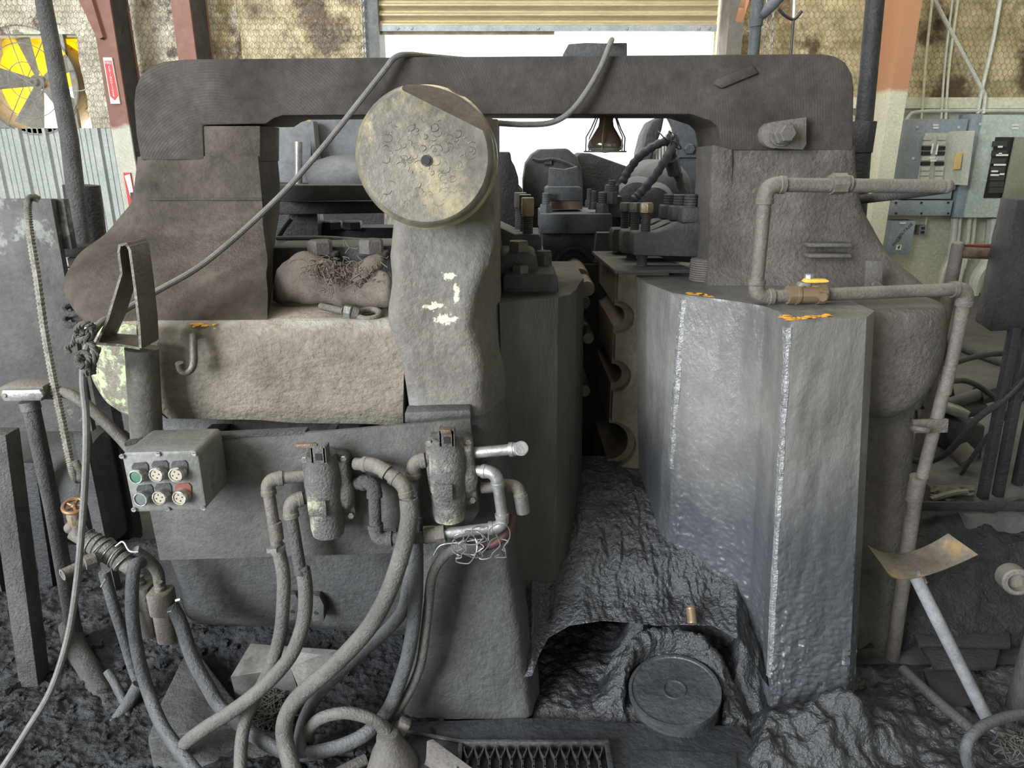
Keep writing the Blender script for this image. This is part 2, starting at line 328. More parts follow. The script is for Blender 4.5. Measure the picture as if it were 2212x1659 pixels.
g_ = bpy.data.materials.new('yellow_hood'); g_.use_nodes = True; nt = g_.node_tree; nt.nodes.remove(nt.nodes['Principled BSDF'])
t1 = nt.nodes.new('ShaderNodeBsdfTranslucent'); t1.inputs[0].default_value = (.95, .74, .08, 1); t2 = nt.nodes.new('ShaderNodeBsdfDiffuse'); t2.inputs[0].default_value = (.9, .7, .1, 1)
mx = nt.nodes.new('ShaderNodeMixShader'); mx.inputs[0].default_value = .5; nt.links.new(t1.outputs[0], mx.inputs[1]); nt.links.new(t2.outputs[0], mx.inputs[2]); nt.links.new(mx.outputs[0], nt.nodes['Material Output'].inputs[0]); M['yellow_hood'] = g_
g_ = bpy.data.materials.new('bulb_glass'); g_.use_nodes = True; b = g_.node_tree.nodes['Principled BSDF']; b.inputs['Base Color'].default_value = (.07, .05, .035, 1); b.inputs['Roughness'].default_value = .12; b.inputs['Coat Weight'].default_value = .5; M['bulb_glass'] = g_
g_ = bpy.data.materials.new('bulb_lens'); g_.use_nodes = True; b = g_.node_tree.nodes['Principled BSDF']; b.inputs['Base Color'].default_value = (.6, .58, .52, 1); b.inputs['Roughness'].default_value = .15; b.inputs['Transmission Weight'].default_value = .5; M['bulb_lens'] = g_
# ================================================================ THE ROOM
YW = 6.8; FZ = .35; ZC = 5.5; XS = 6.2
def solid(name, a, b, m, parent=None, bevel=0): return B().box2(a, b).build(name, m, parent, bevel=bevel)
pit_x0, pit_x1, pit_y1 = -XS, 1.75, 2.9
# floors: lower floor the machine stands on, raised floor behind and to the right
struct(solid('floor', (-XS, -5, -.1), (XS, 9, -.02), 'floor_conc'))
b = B().box2((-XS, 3.6, -.02), (XS, YW + .2, FZ)); b.box2((1.7, 2.36, -.02), (XS, 3.6, FZ))
struct(b.build('floor_raised', 'floor_conc'))
struct(solid('ground_outside', (-30, YW + .2, FZ - .3), (30, 80, FZ - .02), 'outside_ground'))
struct(solid('ceiling', (-XS, -5, ZC), (XS, YW + .2, ZC + .15), 'grey_cab'))
struct(solid('wall_left', (-XS - .15, -5, -.1), (-XS, YW + .2, ZC), 'wall_board'))
struct(solid('wall_right', (XS, -5, -.1), (XS + .15, YW + .2, ZC), 'wall_board'))
struct(solid('wall_front', (-XS, -5.15, -.1), (XS, -5, ZC), 'wall_board'))
dL, dR = P(822, 72, YW).x, P(1543, 72, YW).x; dZ = P(1100, 72, YW).z
fL, fR, fB, fT = P(-40, 180, YW).x, P(186, 180, YW).x, P(80, 285, YW).z, P(80, 80, YW).z
b = B()
b.box2((-XS, YW, FZ), (fL, YW + .12, ZC)); b.box2((fL, YW, FZ), (fR, YW + .12, fB)); b.box2((fL, YW, fT), (fR, YW + .12, ZC)); b.box2((fR, YW, FZ), (dL, YW + .12, ZC))
b.box2((dL, YW, 3.9), (dR, YW + .12, ZC)); b.box2((dR, YW, FZ), (XS, YW + .12, ZC))
wall = struct(b.build('wall_back', 'wall_board'))
# foil insulation blankets behind chicken wire
def blanket(x0, x1, z0, z1, m, seed, hole=None):
    nx = int((x1 - x0) / .03); nz = int((z1 - z0) / .03); rows = []
    for i in range(nz + 1):
        r = []
        for j in range(nx + 1):
            x = x0 + (x1 - x0) * j / nx; z = z0 + (z1 - z0) * i / nz; q = V(x * 4, z * 4, seed)
            d = .02 + .03 * noise.noise(q) + .018 * noise.noise(q * 3.1) + .012 * abs(noise.noise(q * 7))
            r.append(V(x, YW - .03 - max(0, d), z))
        rows.append(r)
    b = B(); n = nx + 1; b.v = [p for r in rows for p in r]
    for i in range(nz):
        for j in range(nx):
            if hole:
                c = (b.v[i * n + j] + b.v[(i + 1) * n + j + 1]) / 2
                e = .03 * noise.noise(c * 9)
                if hole[0] < c.x + e < hole[1] and hole[2] < c.z + e < hole[3]: continue
            b.f.append((i * n + j, i * n + j + 1, (i + 1) * n + j + 1, (i + 1) * n + j))
    o = b.build('insulation_blanket', m, wall, ang=180); o['label'] = 'stained foil insulation blanket'
    # hexagonal wire netting
    w = B(); s = .027; hh = .02; r = .0013; y = YW - .085
    def edge(a, c):
        d = (c - a).normalized(); u = V(-d.z, 0, d.x) * r
        w.add([a + u, a - u, a + V(0, -2 * r, 0), c + u, c - u, c + V(0, -2 * r, 0)], [(0, 3, 4, 1), (1, 4, 5, 2), (2, 5, 3, 0)])
    dx = .046; row = 0; z = z0
    while z < z1:
        x = x0 + (dx / 2 if row % 2 else 0)
        while x < x1 - dx:
            if not (hole and hole[0] - .02 < x + dx / 2 < hole[1] + .02 and hole[2] < z < hole[3]):
                a = V(x, y, z); edge(a, a + V(0, 0, s)); edge(a + V(0, 0, s), a + V(dx / 2, 0, s + hh)); edge(a + V(0, 0, s), a + V(-dx / 2, 0, s + hh))
            x += dx
        z += s + hh; row += 1
    o = w.build('wire_netting', 'wire_mesh', wall, flat=True, kind='stuff'); o['label'] = 'rusty hexagonal wire netting over the insulation'
zl = P(200, 277, YW).z; zr = P(2100, 212, YW).z
blanket(-4.9, P(520, 60, YW).x, zl, 3.15, 'foil_pale', 3, (fL - .1, fR + .02, fB - .1, fT + .02))
blanket(P(450, 60, YW).x, dL - .06, zl, 3.15, 'foil', 9)
blanket(dR + .1, P(1880, 60, YW).x, .9, 3.15, 'foil', 15)
blanket(P(1930, 60, YW).x, 5.1, zr, 3.15, 'foil', 21)
# ribbed sheet wainscot on the left, board wainscot on the right
x = -4.9; k = 0
while x < P(830, 300, YW).x:
    w = .235; b = B(); prof = [(0, 0), (.008, -.04), (.034, -.04), (.042, 0)] + [q for i in range(3) for q in ((.08 + i * .048, 0), (.083 + i * .048, -.011), (.089 + i * .048, -.011), (.092 + i * .048, 0))] + [(w, 0)]
    b.grid([[V(x + px, YW - .05 + py, FZ) for px, py in prof], [V(x + px, YW - .05 + py, zl) for px, py in prof]])
    b.build('metal_panel', 'rib_sheet', wall, flat=True); x += w
b = B().box2((P(1500, 400, YW).x + .35, YW - .04, FZ), (5.2, YW, zr)); b.build('wall_panel', 'wall_board', wall)
solid('ledger_strip', (dR + .4, YW - .1, zr - .09), (5.2, YW - .04, zr), 'wall_board', wall)
# roll-up shutter
sh = struct(bpy.data.objects.new('door_1', None)); COL.objects.link(sh); sh.location = ((dL + dR) / 2, YW - .1, dZ); sh['_w'] = list(sh.location); sh['label'] = 'tan roll-up steel shutter door'
z = dZ + .035; h = .074
for i in range(16):
    prof = [(-.012, 0), (-.02, .008), (-.02, .02), (-.008, .028), (.012, .036), (.016, .05), (.004, .066), (-.012, h)]
    b = B().grid([[V(x, YW - .12 + y, z + q) for y, q in prof] for x in (dL + .02, dR - .02)]); b.grid([[V(x, YW - .105 + y, z + q) for y, q in prof] for x in (dL + .02, dR - .02)])
    b.build('slat', 'shutter', sh); z += h
b = B().box2((dL + .02, YW - .15, dZ - .005), (dR - .02, YW - .1, dZ + .04)); b.build('bottom_bar', 'blue_steel', sh)
b = B().box2((dL + .02, YW - .14, dZ - .03), (dL + 1.5, YW - .12, dZ)); b.build('rubber_seal', 'rust_steel', sh)
for fx in (.06, .1, .47, .62, .73, .94, .97):
    B().hexa(V(dL + (dR - dL) * fx, YW - .15, dZ + .018), (0, -1, 0), .012, .012).build('bolt', 'blue_steel', sh)
struct(solid('trim_1', (dL - .1, YW - .2, FZ), (dL + .02, YW + .1, 4), 'grey_cab')); 
struct(solid('trim_2', (dR + .01, YW - .25, FZ), (dR + .1, YW + .1, 4), 'shutter'))
struct(solid('trim_3', (P(1566, 60, 6.5).x, 6.4, FZ), (P(1598, 60, 6.5).x, 6.7, 4), 'brown_dust'))
# steel columns
def column(name, px, Y, w, d, m, lab):
    x = px; b = B(); t = .018
    b.box2((x - w / 2, Y, FZ), (x + w / 2, Y + t, ZC)); b.box2((x - w / 2, Y + d - t, FZ), (x + w / 2, Y + d, ZC)); b.box2((x - .008, Y + t, FZ), (x + .008, Y + d - t, ZC))
    o = struct(b.build(name, m)); o['label'] = lab
    sx = 1 if x < 0 else -1; w1 = x + sx * (w / 2 - .012); B().box2((w1 - .004, Y + t, FZ), (w1 + .004, Y + d - t, ZC)).build('side_web', 'dark_steel' if x < 0 else m, o); return o
c1 = column('column_1', P(236, 130, 6.2).x, 6.2, .155, .3, 'column_red', 'red-brown and cream steel column with a fire extinguisher sign')
c2 = column('column_2', P(396, 60, 6.2).x, 6.2, .145, .36, 'column_red', 'red-brown steel column with a conduit up its side')
c3 = column('column_3', P(1955, 120, 5.7).x, 5.7, .125, .34, 'column_orange', 'orange and cream steel column beside the electrical panels')
B().tube([P(372, -20, 6.25), P(378, 20, 6.25), P(384, 60, 6.25), P(392, 128, 6.25), P(400, 300, 6.25)], .008, 8, k=4).build('conduit', 'conduit', c2)
# brace from the sign column up to the left
B().prism([P(165, -10, 6.15), P(195, -10, 6.15), P(222, 80, 6.15), P(215, 84, 6.15), P(206, 76, 6.15)], (0, .06, 0)).build('brace', 'column_red', c1)
b = B(); q = P(1640, -10, 6.4); b.prism([P(1588, 46, 6.4), P(1604, 48, 6.4), P(1625, -20, 6.4), P(1606, -20, 6.4)], (0, .08, 0)); tr = struct(b.build('trim_4', 'column_orange'))
# fire extinguisher sign (arrow pointing down)
sg = thing('fire_extinguisher_sign', 'narrow red and white fire extinguisher arrow sign on the red-brown column', 'sign', P(245, 224, 6.19))
Y = 6.18
B().prism([P(222, 124, Y), P(241, 124, Y), P(259, 224, Y), P(239, 224, Y)], (0, .015, 0)).build('sign_plate', 'sign_white', sg)
B().prism([P(225, 131, Y - .003), P(240, 131, Y - .003), P(255, 207, Y - .003), P(248, 217, Y - .003), P(238, 208, Y - .003)], (0, .003, 0)).build('arrow', 'sign_red', sg)
s = S(150, Y)
text('FIRE', 7.6 * s, P(233.3, 136, Y - .006), (1, 0, 0), (0, 0, 1), 'white', sg)
for i, ch in enumerate('EXTINGUISHER'):
    yy = 145 + i * 5.6; text(ch, 6.6 * s, P(235.6 + (yy - 145) * .165, yy, Y - .006), (1, 0, 0), (0, 0, 1), 'white', sg)
lb = thing('torn_label', 'torn red and white label low on the cream part of the sign column', 'label', P(285, 440, 6.18))
B().prism([P(266, 373, Y), P(281, 373, Y), P(292, 440, Y), P(278, 444, Y)], (0, .012, 0)).build('backing', 'sign_red', lb)
B().prism([P(269, 380, Y - .003), P(280, 376, Y - .003), P(287, 410, Y - .003), P(288, 436, Y - .003), P(280, 420, Y - .003), P(275, 400, Y - .003)], (0, .004, 0)).build('torn_face', 'white', lb)
tag(B().prism([P(280, 416, 6.1), P(300, 416, 6.1), P(300, 440, 6.1), P(286, 446, 6.1)], (0, .08, 0)).build('valve_stub', 'dark_steel', None, bevel=.004), 'dark steel bracket end beside the torn label', 'bracket')
# wall fan
fan = thing('wall_fan', 'large grey wall exhaust fan with yellow hood', 'fan', V((fL + fR) / 2, YW, fB))
fc = P(66, 176, YW - .02); FR = 106 * S(176, YW); b = B(); n = 40
outer = []; inner = []
x0, x1, z0, z1 = P(-45, 176, YW).x, P(160, 176, YW).x, P(66, 278, YW).z, P(66, 76, YW).z
for i in range(n):
    a = 2 * math.pi * i / n; c, s_ = math.cos(a), math.sin(a); k = 1 / max(abs(c), abs(s_)); hw = (x1 - x0) / 2; hz = (z1 - z0) / 2
    outer.append(V((x0 + x1) / 2 + hw * c * k, YW - .05, (z0 + z1) / 2 + hz * s_ * k)); inner.append(V(fc.x + FR * c, YW - .05, fc.z + FR * s_))
lip = [p + V(0, .28, 0) for p in inner]; ob = [p + V(0, .04, 0) for p in outer]
b.grid([ob, outer, inner, lip], closed=True); b.build('housing', 'fan_grey', fan, ang=30)
hub = fc + V(.02, .1, 0)
b = B().lathe(hub + V(0, .05, 0), (0, -1, 0), [(0, .06), (.1, .06), (.11, .04), (.14, .03)], 20); b.build('hub', 'fan_grey', fan)
for i in range(5):
    a = 2 * math.pi * i / 5 + .55; rad = V(math.cos(a), 0, math.sin(a)); tan = V(-math.sin(a), .55, math.cos(a)).normalized()
    pts = [hub + rad * .06 - tan * .04, hub + rad * FR * .93 - tan * .13, hub + rad * FR * .96 + tan * .1, hub + rad * .06 + tan * .04]
    B().prism(pts, (0, .006, 0)).build('blade', 'fan_grey', fan)
for k in (.35, .7, 1.02):
    B().torus(fc + V(0, -.06, 0), (0, 1, 0), FR * k, .004, 36, 5).build('guard_ring', 'fan_grey', fan)
b = B()
for i in range(4):
    a = math.pi * i / 4 + .2; d = V(math.cos(a), 0, math.sin(a)) * FR * 1.03; b.tube([fc - d + V(0, -.06, 0), fc + d + V(0, -.06, 0)], .004, 5)
b.build('guard_spokes', 'fan_grey', fan)
hd = [(0, fT + .05), (.42, fT - .3), (.42, fT - .36), (0, fT - .02)]
b = B().prism([V(fL, YW + .12 + y, z) for y, z in hd], (fR - fL, 0, 0))
b.box2((fR - .01, YW + .12, fB), (fR + .01, YW + .7, fT)); b.box2((fL - .01, YW + .12, fB), (fL + .01, YW + .7, fT)); b.build('hood', 'yellow_hood', fan)
tag(B().tube([P(128, 192, 6.6), P(175, 196, 6.5), P(200, 182, 6.4), P(222, 170, 6.3)], .004, 6, k=6).build('fan_cord', 'conduit'), 'thin pale cord from the fan to the sign column', 'cord')
wcd = thing('drop_wire', 'thin dark wire hanging beside the sign column', 'wire', P(290, 190, 6.5)); B().tube([P(276, -10, 6.35), P(272, 40, 6.35), P(264, 95, 6.35), P(290, 190, 6.5)], .004, 6, k=6).build('wire', 'black', wcd)
# chains
def chain(name, px, y0, y1, Y, r, lab):
    t = thing(name, lab, 'chain', P(px, y1, Y), 'hanging chains'); a = P(px, y0, Y); B().cyl(a + V(0, 0, -.02), V(a.x, a.y, ZC), r * .35, 6).build('upper_chain', 'galv', t); c = P(px + (y1 - y0) * .04 * (1 if px < CX else -1), y1, Y); n = int((a - c).length / (r * 3.4))
    for i in range(n):
        p = a.lerp(c, (i + .5) / n); ax = V(1, 0, 0) if i % 2 else V(0, 1, 0); u = V(0, 1, 0) if i % 2 else V(1, 0, 0)
        pts = [p + V(0, 0, 1) * math.sin(2 * math.pi * k / 8) * r * 2.2 + u * math.cos(2 * math.pi * k / 8) * r * 1.2 for k in range(9)]
        B().tube(pts, r * .42, 5, cap=False).build('link', 'galv', t)
chain('hoist_chain', 782, -8, 124, 6.55, .011, 'rusty pull chain hanging beside the shutter door')
chain('hoist_chain', 1670, 15, 122, 6.0, .012, 'bright steel chain between the grey bent pipe and the black hook')
chain('hoist_chain', 1655, 15, 122, 6.2, .01, 'steel chain hanging just behind the bent grey pipe')
hk = thing('hanging_hook', 'black steel grapple hook hanging on a thin pale rod near the chains', 'hook', P(1712, 122, 6.0))
B().tube([P(1717, -20, 6), P(1711, 122, 6)], .012, 6).build('rod', 'conduit', hk)
B().tube([P(1682, 20, 5.95), P(1696, 34, 5.95), P(1713, 42, 5.95), P(1724, 34, 5.95), P(1732, 24, 5.95)], .012, 6, k=3).build('arms', 'black', hk)
B().tube([P(1714, 40, 5.95), P(1708, 122, 5.95)], .01, 6).build('shank', 'black', hk)
# overhead bent pipe and dark drop pipe on the right
op = thing('overhead_pipe', 'grey dusty bent overhead pipe behind the beam', 'pipe', P(1632, 200, 4.6))
B().tube([V(P(1632, 260, 4.6).x, 4.6, FZ), P(1632, 60, 4.6), P(1637, 38, 4.6), P(1660, 18, 4.6), P(1700, -25, 4.6), P(1950, -300, 4.6), V(P(1950, -300, 4.6).x + .5, 4.6, ZC)], 12 * S(100, 4.6), 14, k=5).build('pipe', 'rear_steel', op)
B().cyl(P(1632, 58, 4.6), P(1632, 42, 4.6), 15 * S(50, 4.6)).build('coupling', 'rear_steel', op)
dp = thing('drop_pipe', 'thick black sooty vertical pipe with a square coupling behind the press', 'pipe', P(1850, 640, 3.3))
B().tube([V(P(1894, -40, 3.3).x, 3.3, ZC), P(1894, -40, 3.3), P(1866, 268, 3.3)], 19 * S(100, 3.3), 16).build('pipe', 'black_steel', dp)
B().tube([P(1868, 262, 3.3), P(1858, 330, 3.3)], [26 * S(300, 3.3)] * 2, 8).build('coupling', 'black_steel', dp, bevel=.004)
B().tube([P(1860, 330, 3.3), P(1838, 640, 3.3), V(P(1838, 640, 3.3).x, 3.3, FZ - .02)], 20 * S(400, 3.3), 16).build('lower_pipe', 'black_steel', dp)
lp = thing('standing_pipe', 'tall grey sooty round pipe in front of the wall fan', 'pipe', P(178, 560, 2.9))
B().tube([V(P(86, -40, 2.9).x, 2.9, ZC), P(86, -40, 2.9), P(150, 300, 2.9), P(180, 560, 2.9), V(P(180, 560, 2.9).x, 2.9, -.02)], [16 * S(100, 2.9), 16 * S(100, 2.9), 18 * S(300, 2.9), 19 * S(400, 2.9), 19 * S(400, 2.9)], 18).build('pipe', 'pipe_dark', lp)
B().tube([P(176, 400, 3.1), P(195, 540, 3.1)], .07, 12).build('sleeve', 'black_steel', lp)
# electrical panels
Y = YW - .27
def pbox(name, x0, y0, x1, y1, Y, d, m, parent=None, bevel=.004):
    a = P((x0 + x1) / 2, (y0 + y1) / 2, Y); s = S((y0 + y1) / 2, Y); w = (x1 - x0) * s; za = P(CX, y0, Y).z; zb = P(CX, y1, Y).z
    return B().box2((a.x - w / 2, Y, zb), (a.x + w / 2, Y + d, za)).build(name, m, parent, bevel=bevel)
def disc(x, y, r, Y, m, parent, d=.006, name='screw'):
    B().cyl(P(x, y, Y), P(x, y, Y) + V(0, -d, 0), r * S(y, Y), 10).build(name, m, parent)
e1 = thing('breaker_panel', 'blue-grey breaker panel with its pale door swung open', 'electrical panel', P(2010, 405, Y))
pbox('cabinet', 1962, 257, 2078, 410, Y, .22, 'panel_blue', e1)
pbox('dead_front', 1990, 287, 2050, 398, Y - .012, .01, 'panel_pale', e1)
for r in range(9):
    for c in range(2):
        x = 1996 + c * 30 - r * .9; y = 294 + r * 11
        pbox('breaker', x, y, x + 18, y + 8.5, Y - .035, .025, 'black' if r in (2, 3, 5) else 'panel_pale', e1, 0)
for x, y in ((2012, 310), (2022, 312), (2008, 338), (2010, 344)): pbox('paper_strip', x, y, x + 4 if y < 330 else x + 13, y + (22 if y < 330 else 5), Y - .042, .004, 'white', e1, 0)
B().prism([P(2051, 284, Y - .04), P(2106, 282, Y - .22), P(2090, 400, Y - .22), P(2040, 398, Y - .04)], (0, .015, 0)).build('door', 'panel_pale', e1)
B().prism([P(2065, 330, Y - .16), P(2079, 329, Y - .2), P(2074, 365, Y - .2), P(2058, 366, Y - .15)], (0, .008, 0)).build('door_label', 'gold_label', e1)
for x in (2012, 2026): pbox('name_strip', 2016, 268 if x < 2020 else 274, 2028, 272 if x < 2020 else 278, Y - .006, .006, 'white', e1, 0)
for x, y in ((1981, 275), (2070, 275), (1972, 342), (2063, 395)): disc(x, y, 3, Y, 'conduit', e1)
e2 = thing('switchboard', 'large grey-green switchboard cabinet with a dark recessed breaker row', 'electrical panel', P(2150, 470, Y))
pbox('cabinet', 2104, 248, 2330, 470, Y, .22, 'panel_green', e2)
pbox('gutter', 2080, 246, 2103, 470, Y + .02, .2, 'panel_blue', e2)
pbox('recess', 2138, 296, 2186, 428, Y - .008, .01, 'black', e2)
pbox('olive_door', 2180, 296, 2260, 428, Y - .03, .02, 'panel_olive', e2)
for i, y in enumerate((305, 325, 342, 360, 378, 392, 405)): pbox('breaker', 2146 - i * 1.5, y, 2176 - i * 1.5, y + 12, Y - .03, .02, 'dark_steel', e2, 0)
for i, (x, y, w) in enumerate(((2156, 315, 10), (2152, 333, 26), (2147, 354, 26), (2142, 368, 14), (2140, 376, 18), (2160, 374, 10), (2158, 330, 6))): pbox('paper_strip', x, y, x + w, y + 4, Y - .036, .004, 'white', e2, 0)
for x, y in ((2117, 268), (2105, 455), (2128, 390)): disc(x, y, 3, Y, 'conduit', e2)
pbox('name_strip', 2187, 268, 2200, 272, Y - .006, .006, 'white', e2, 0); pbox('name_strip', 2187, 275, 2200, 279, Y - .006, .006, 'white', e2, 0)
e3 = thing('wireway', 'flat blue-grey wireway box under the breaker panel', 'electrical box', P(1990, 468, Y))
pbox('cover', 1926, 433, 2056, 466, Y, .2, 'panel_blue', e3); pbox('upper_cover', 1945, 410, 2056, 430, Y + .02, .18, 'panel_blue', e3)
for x in (1935, 1990, 2048): disc(x, 438, 2.5, Y, 'black', e3); disc(x, 461, 2.5, Y, 'black', e3)
e4 = thing('disconnect_box', 'small blue-grey disconnect box marked high voltage', 'electrical box', P(1945, 552, Y))
pbox('cabinet', 1921, 477, 1972, 551, Y, .15, 'panel_blue', e4)
s = S(515, Y)
text('HIGH', 9 * s, P(1938, 521, Y - .002), (.75, 0, .9), (-.9, 0, .75), 'black', e4, spacing=1.15); text('VOLTAGE', 8.5 * s, P(1955, 499, Y - .002), (.75, 0, .9), (-.9, 0, .75), 'black', e4, spacing=1.1)
pbox('name_strip', 1944, 480, 1957, 484, Y - .004, .005, 'white', e4, 0); pbox('warning_sticker', 1936, 529, 1947, 540, Y - .004, .005, 'white', e4, 0)
B().prism([P(x, y, Y - .0055) for x, y in ((1943, 530), (1945, 531), (1942, 534), (1944, 535), (1939, 539), (1941, 535.5), (1938.5, 535))], (0, -.002, 0)).build('bolt_mark', 'black', e4)
e5 = thing('wall_outlet', 'small grey wall outlet hanging right of the disconnect box', 'outlet', P(1994, 510, Y + .1))
pbox('outlet_box', 1986, 487, 2002, 508, Y + .1, .08, 'panel_blue', e5); pbox('socket', 1991, 490, 1998, 496, Y + .092, .01, 'black', e5, 0); pbox('socket', 1990, 499, 1997, 505, Y + .092, .01, 'black', e5, 0)
B().tube([P(1998, 487, Y + .14), P(2001, 468, Y + .14)], .012, 8).build('conduit', 'conduit', e5)
def conduit(pts, r, lab, Y=YW - .12, m='conduit'):
    tag(B().tube([P(x, y, Y) for x, y in pts], r, 8, k=4).build('conduit_pipe', m), lab, 'conduit', 'conduits around the electrical panels')
conduit([(2008, -20), (2060, 80), (2122, 195), (2128, 208), (2124, 245)], .018, 'diagonal conduit running down to the switchboard top')
conduit([(2164, -20), (2145, 90), (2122, 190), (2112, 245)], .016, 'steep conduit crossing the diagonal one above the switchboard')
conduit([(2060, -20), (2042, 130), (2033, 257)], .01, 'thin bright conduit dropping to the breaker panel')
conduit([(2072, -20), (2052, 130), (2045, 215), (2043, 257)], .011, 'thin stained conduit beside the bright one above the breaker panel', m='wall_board')
conduit([(2016, -20), (2000, 130), (1994, 215), (1990, 257)], .011, 'dark-stained conduit nearest the orange column', m='wall_board')
conduit([(2300, 240), (2120, 239), (1990, 241), (1963, 252), (1955, 280), (1945, 345)], .016, 'horizontal conduit bending down beside the breaker panel')
for i, (x, xb, yb, r) in enumerate(((2062, 2038, 612, .03), (2074, 2058, 610, .016), (2094, 2080, 605, .02), (2106, 2094, 560, .016), (2146, 2110, 625, .055))):
    conduit([(x, 470), (x - 5, 520), (x - 14, 560), (xb - 2, yb - 25), (xb - 12, yb + 20)], r, ('first fat pale conduit dropping from the switchboard underside', 'thin pale conduit second below the switchboard', 'pale mid-size conduit third below the switchboard', 'slim pale conduit fourth below the switchboard', 'fattest pale conduit sweeping from the switchboard to the floor')[i], YW - .15)
# ================================================================ THE PRESS
press = thing('forging_press', 'huge grimy cast steel forging press with a top tie beam', 'machine', V(0, 2.3, 0))
def sec(py, Yf, xl, xr, rl=.0, rr=.0, Yb=2.5, n=7, m=14, z=None, dz=0, xb=None):
    z = P(CX, py, Yf).z if z is None else z
    XL = proj_x(xl, Yf + rl, z); XR = proj_x(xr, Yf + rr, z); pts = [V(XL, Yb, z)]
    for i in range(n): a = math.pi / 2 * i / (n - 1); pts.append(V(XL + rl * (1 - math.sin(a)), Yf + rl * (1 - math.cos(a)) if False else Yf + rl * (1 - math.sin(a)), z) if rl == 0 else V(XL + rl * (1 - math.cos(a)), Yf + rl * (1 - math.sin(a)), z))
    x0 = XL + rl; x1 = XR - rr
    for i in range(1, m): pts.append(V(x0 + (x1 - x0) * i / m, Yf, z))
    for i in range(n): a = math.pi / 2 * i / (n - 1); pts.append(V(x1 + rr * math.sin(a), Yf + rr * (1 - math.cos(a)), z))
    pts.append(V(XR if xb is None else proj_x(xb, Yb, z), Yb, z))
    if dz:
        for p in pts: p.z += dz * (p.x - XL) / (XR - XL)
    return pts
def smooth_rows(rows, k):
    cols = [catmull([r[j] for r in rows], k) for j in range(len(rows[0]))]
    return [[c[i] for c in cols] for i in range(len(cols[0]))]
YB = 2.3
# tie beam over the top with its two rounded shoulders
ol = [(303, 346), (293, 290), (288, 222), (291, 190), (302, 163), (322, 145), (350, 133), (400, 128), (900, 123), (1400, 119), (1775, 116), (1805, 121), (1828, 135), (1842, 160), (1846, 190), (1843, 325),
      (1560, 325), (1552, 276), (1536, 262), (1490, 247), (1060, 247), (610, 250), (592, 256), (574, 268), (438, 270), (441, 346)]
beam = B().prism([P(x, y, YB) for x, y in ol], (0, .3, 0)).build('tie_beam', 'cast_beam', press, bevel=.007)
for (x0, y0, x1, y1) in ((1227, 92, 1355, 124),):
    B().prism([P(x0, y0 + 3, 2.45), P(x0 + 40, y0, 2.45), P(x1 - 50, y0 + 1, 2.45), P(x1, y0, 2.45), P(x1, y1, 2.45), P(x0, y1, 2.45)], (0, .25, 0)).build('top_block', 'dark_steel', press, bevel=.004)
B().prism([P(1543, 183, YB - .012), P(1548, 170, YB - .012), P(1625, 138, YB - .012), P(1642, 158, YB - .012), P(1560, 192, YB - .012)], (0, .02, 0)).build('cast_lug', 'cast_beam', press, bevel=.008)
# left tower with flared foot
rows = [sec(338, YB + .004, 303, 560, .07, xb=600), sec(430, YB, 292, 566, .08, xb=604), sec(470, YB - .03, 272, 568, .12, xb=602), sec(515, 2.21, 238, 571, .16, xb=598), sec(560, 2.1, 192, 575, .2, xb=596), sec(600, 2.02, 166, 577, .2, xb=594), sec(640, 1.95, 161, 578, .19, xb=592), sec(680, 1.89, 174, 578, .17, xb=592), sec(704, 1.87, 196, 578, .15, xb=592)]
B().grid(smooth_rows(rows, 5), closed=True, caps=True).jitter(.006, 9).build('side_tower', 'cast_left', press, ang=50)
B().prism([P(436, 272, YB + .006), P(562, 272, YB + .006), P(562, 350, YB + .006), P(436, 350, YB + .006)], (0, .19, 0)).build('tower_cap', 'cast_left', press, bevel=.003)
B().prism([P(320, 428, YB - .006), P(566, 428, YB - .006), P(566, 433, YB - .006), P(320, 433, YB - .006)], (0, .03, 0)).build('seam_ridge', 'cast_left', press, bevel=.002)
# ledge under the left tower (front apron), green paint at its rounded end
rows = [sec(703, 1.87, 207, 872, .14, z=1.215, Yb=2.55), sec(715, 1.845, 203, 872, .15, Yb=2.55), sec(760, 1.835, 203, 872, .16, Yb=2.55), sec(830, 1.84, 216, 872, .16, Yb=2.55), sec(872, 1.845, 240, 872, .15, Yb=2.55, dz=-.015), sec(898, 1.86, 275, 872, .13, Yb=2.55, dz=-.03)]
rows = smooth_rows(rows, 4)
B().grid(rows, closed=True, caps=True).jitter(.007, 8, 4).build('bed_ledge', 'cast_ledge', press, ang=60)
b = B(); gr = [[p + V(-.004, -.004, 0) for p in r[0:9]] for r in rows[1:]]; b.grid(gr).jitter(.007, 8, 4); b.build('painted_end', 'cast_green', press, ang=60)
# lower bed behind the plates
rows = [sec(880, 1.98, 330, 900, .08, Yb=2.6), sec(1000, 1.97, 335, 900, .08, Yb=2.6), sec(1150, 1.95, 350, 900, .08, Yb=2.6), sec(1260, 1.95, 385, 900, .08, Yb=2.6), sec(1325, 1.99, 400, 900, .06, Yb=2.6, dz=-.04), sec(1345, 2.08, 410, 900, .05, Yb=2.6, dz=-.06)]
B().grid(smooth_rows(rows, 4), closed=True, caps=True).jitter(.008, 7, 2).build('lower_bed', 'cast_low', press, ang=60)
B().box2((proj_x(330, 2.1, .1), 2.2, 0), (proj_x(900, 2.2, .1), 2.6, .3)).build('bed_foot', 'dark_steel', press)
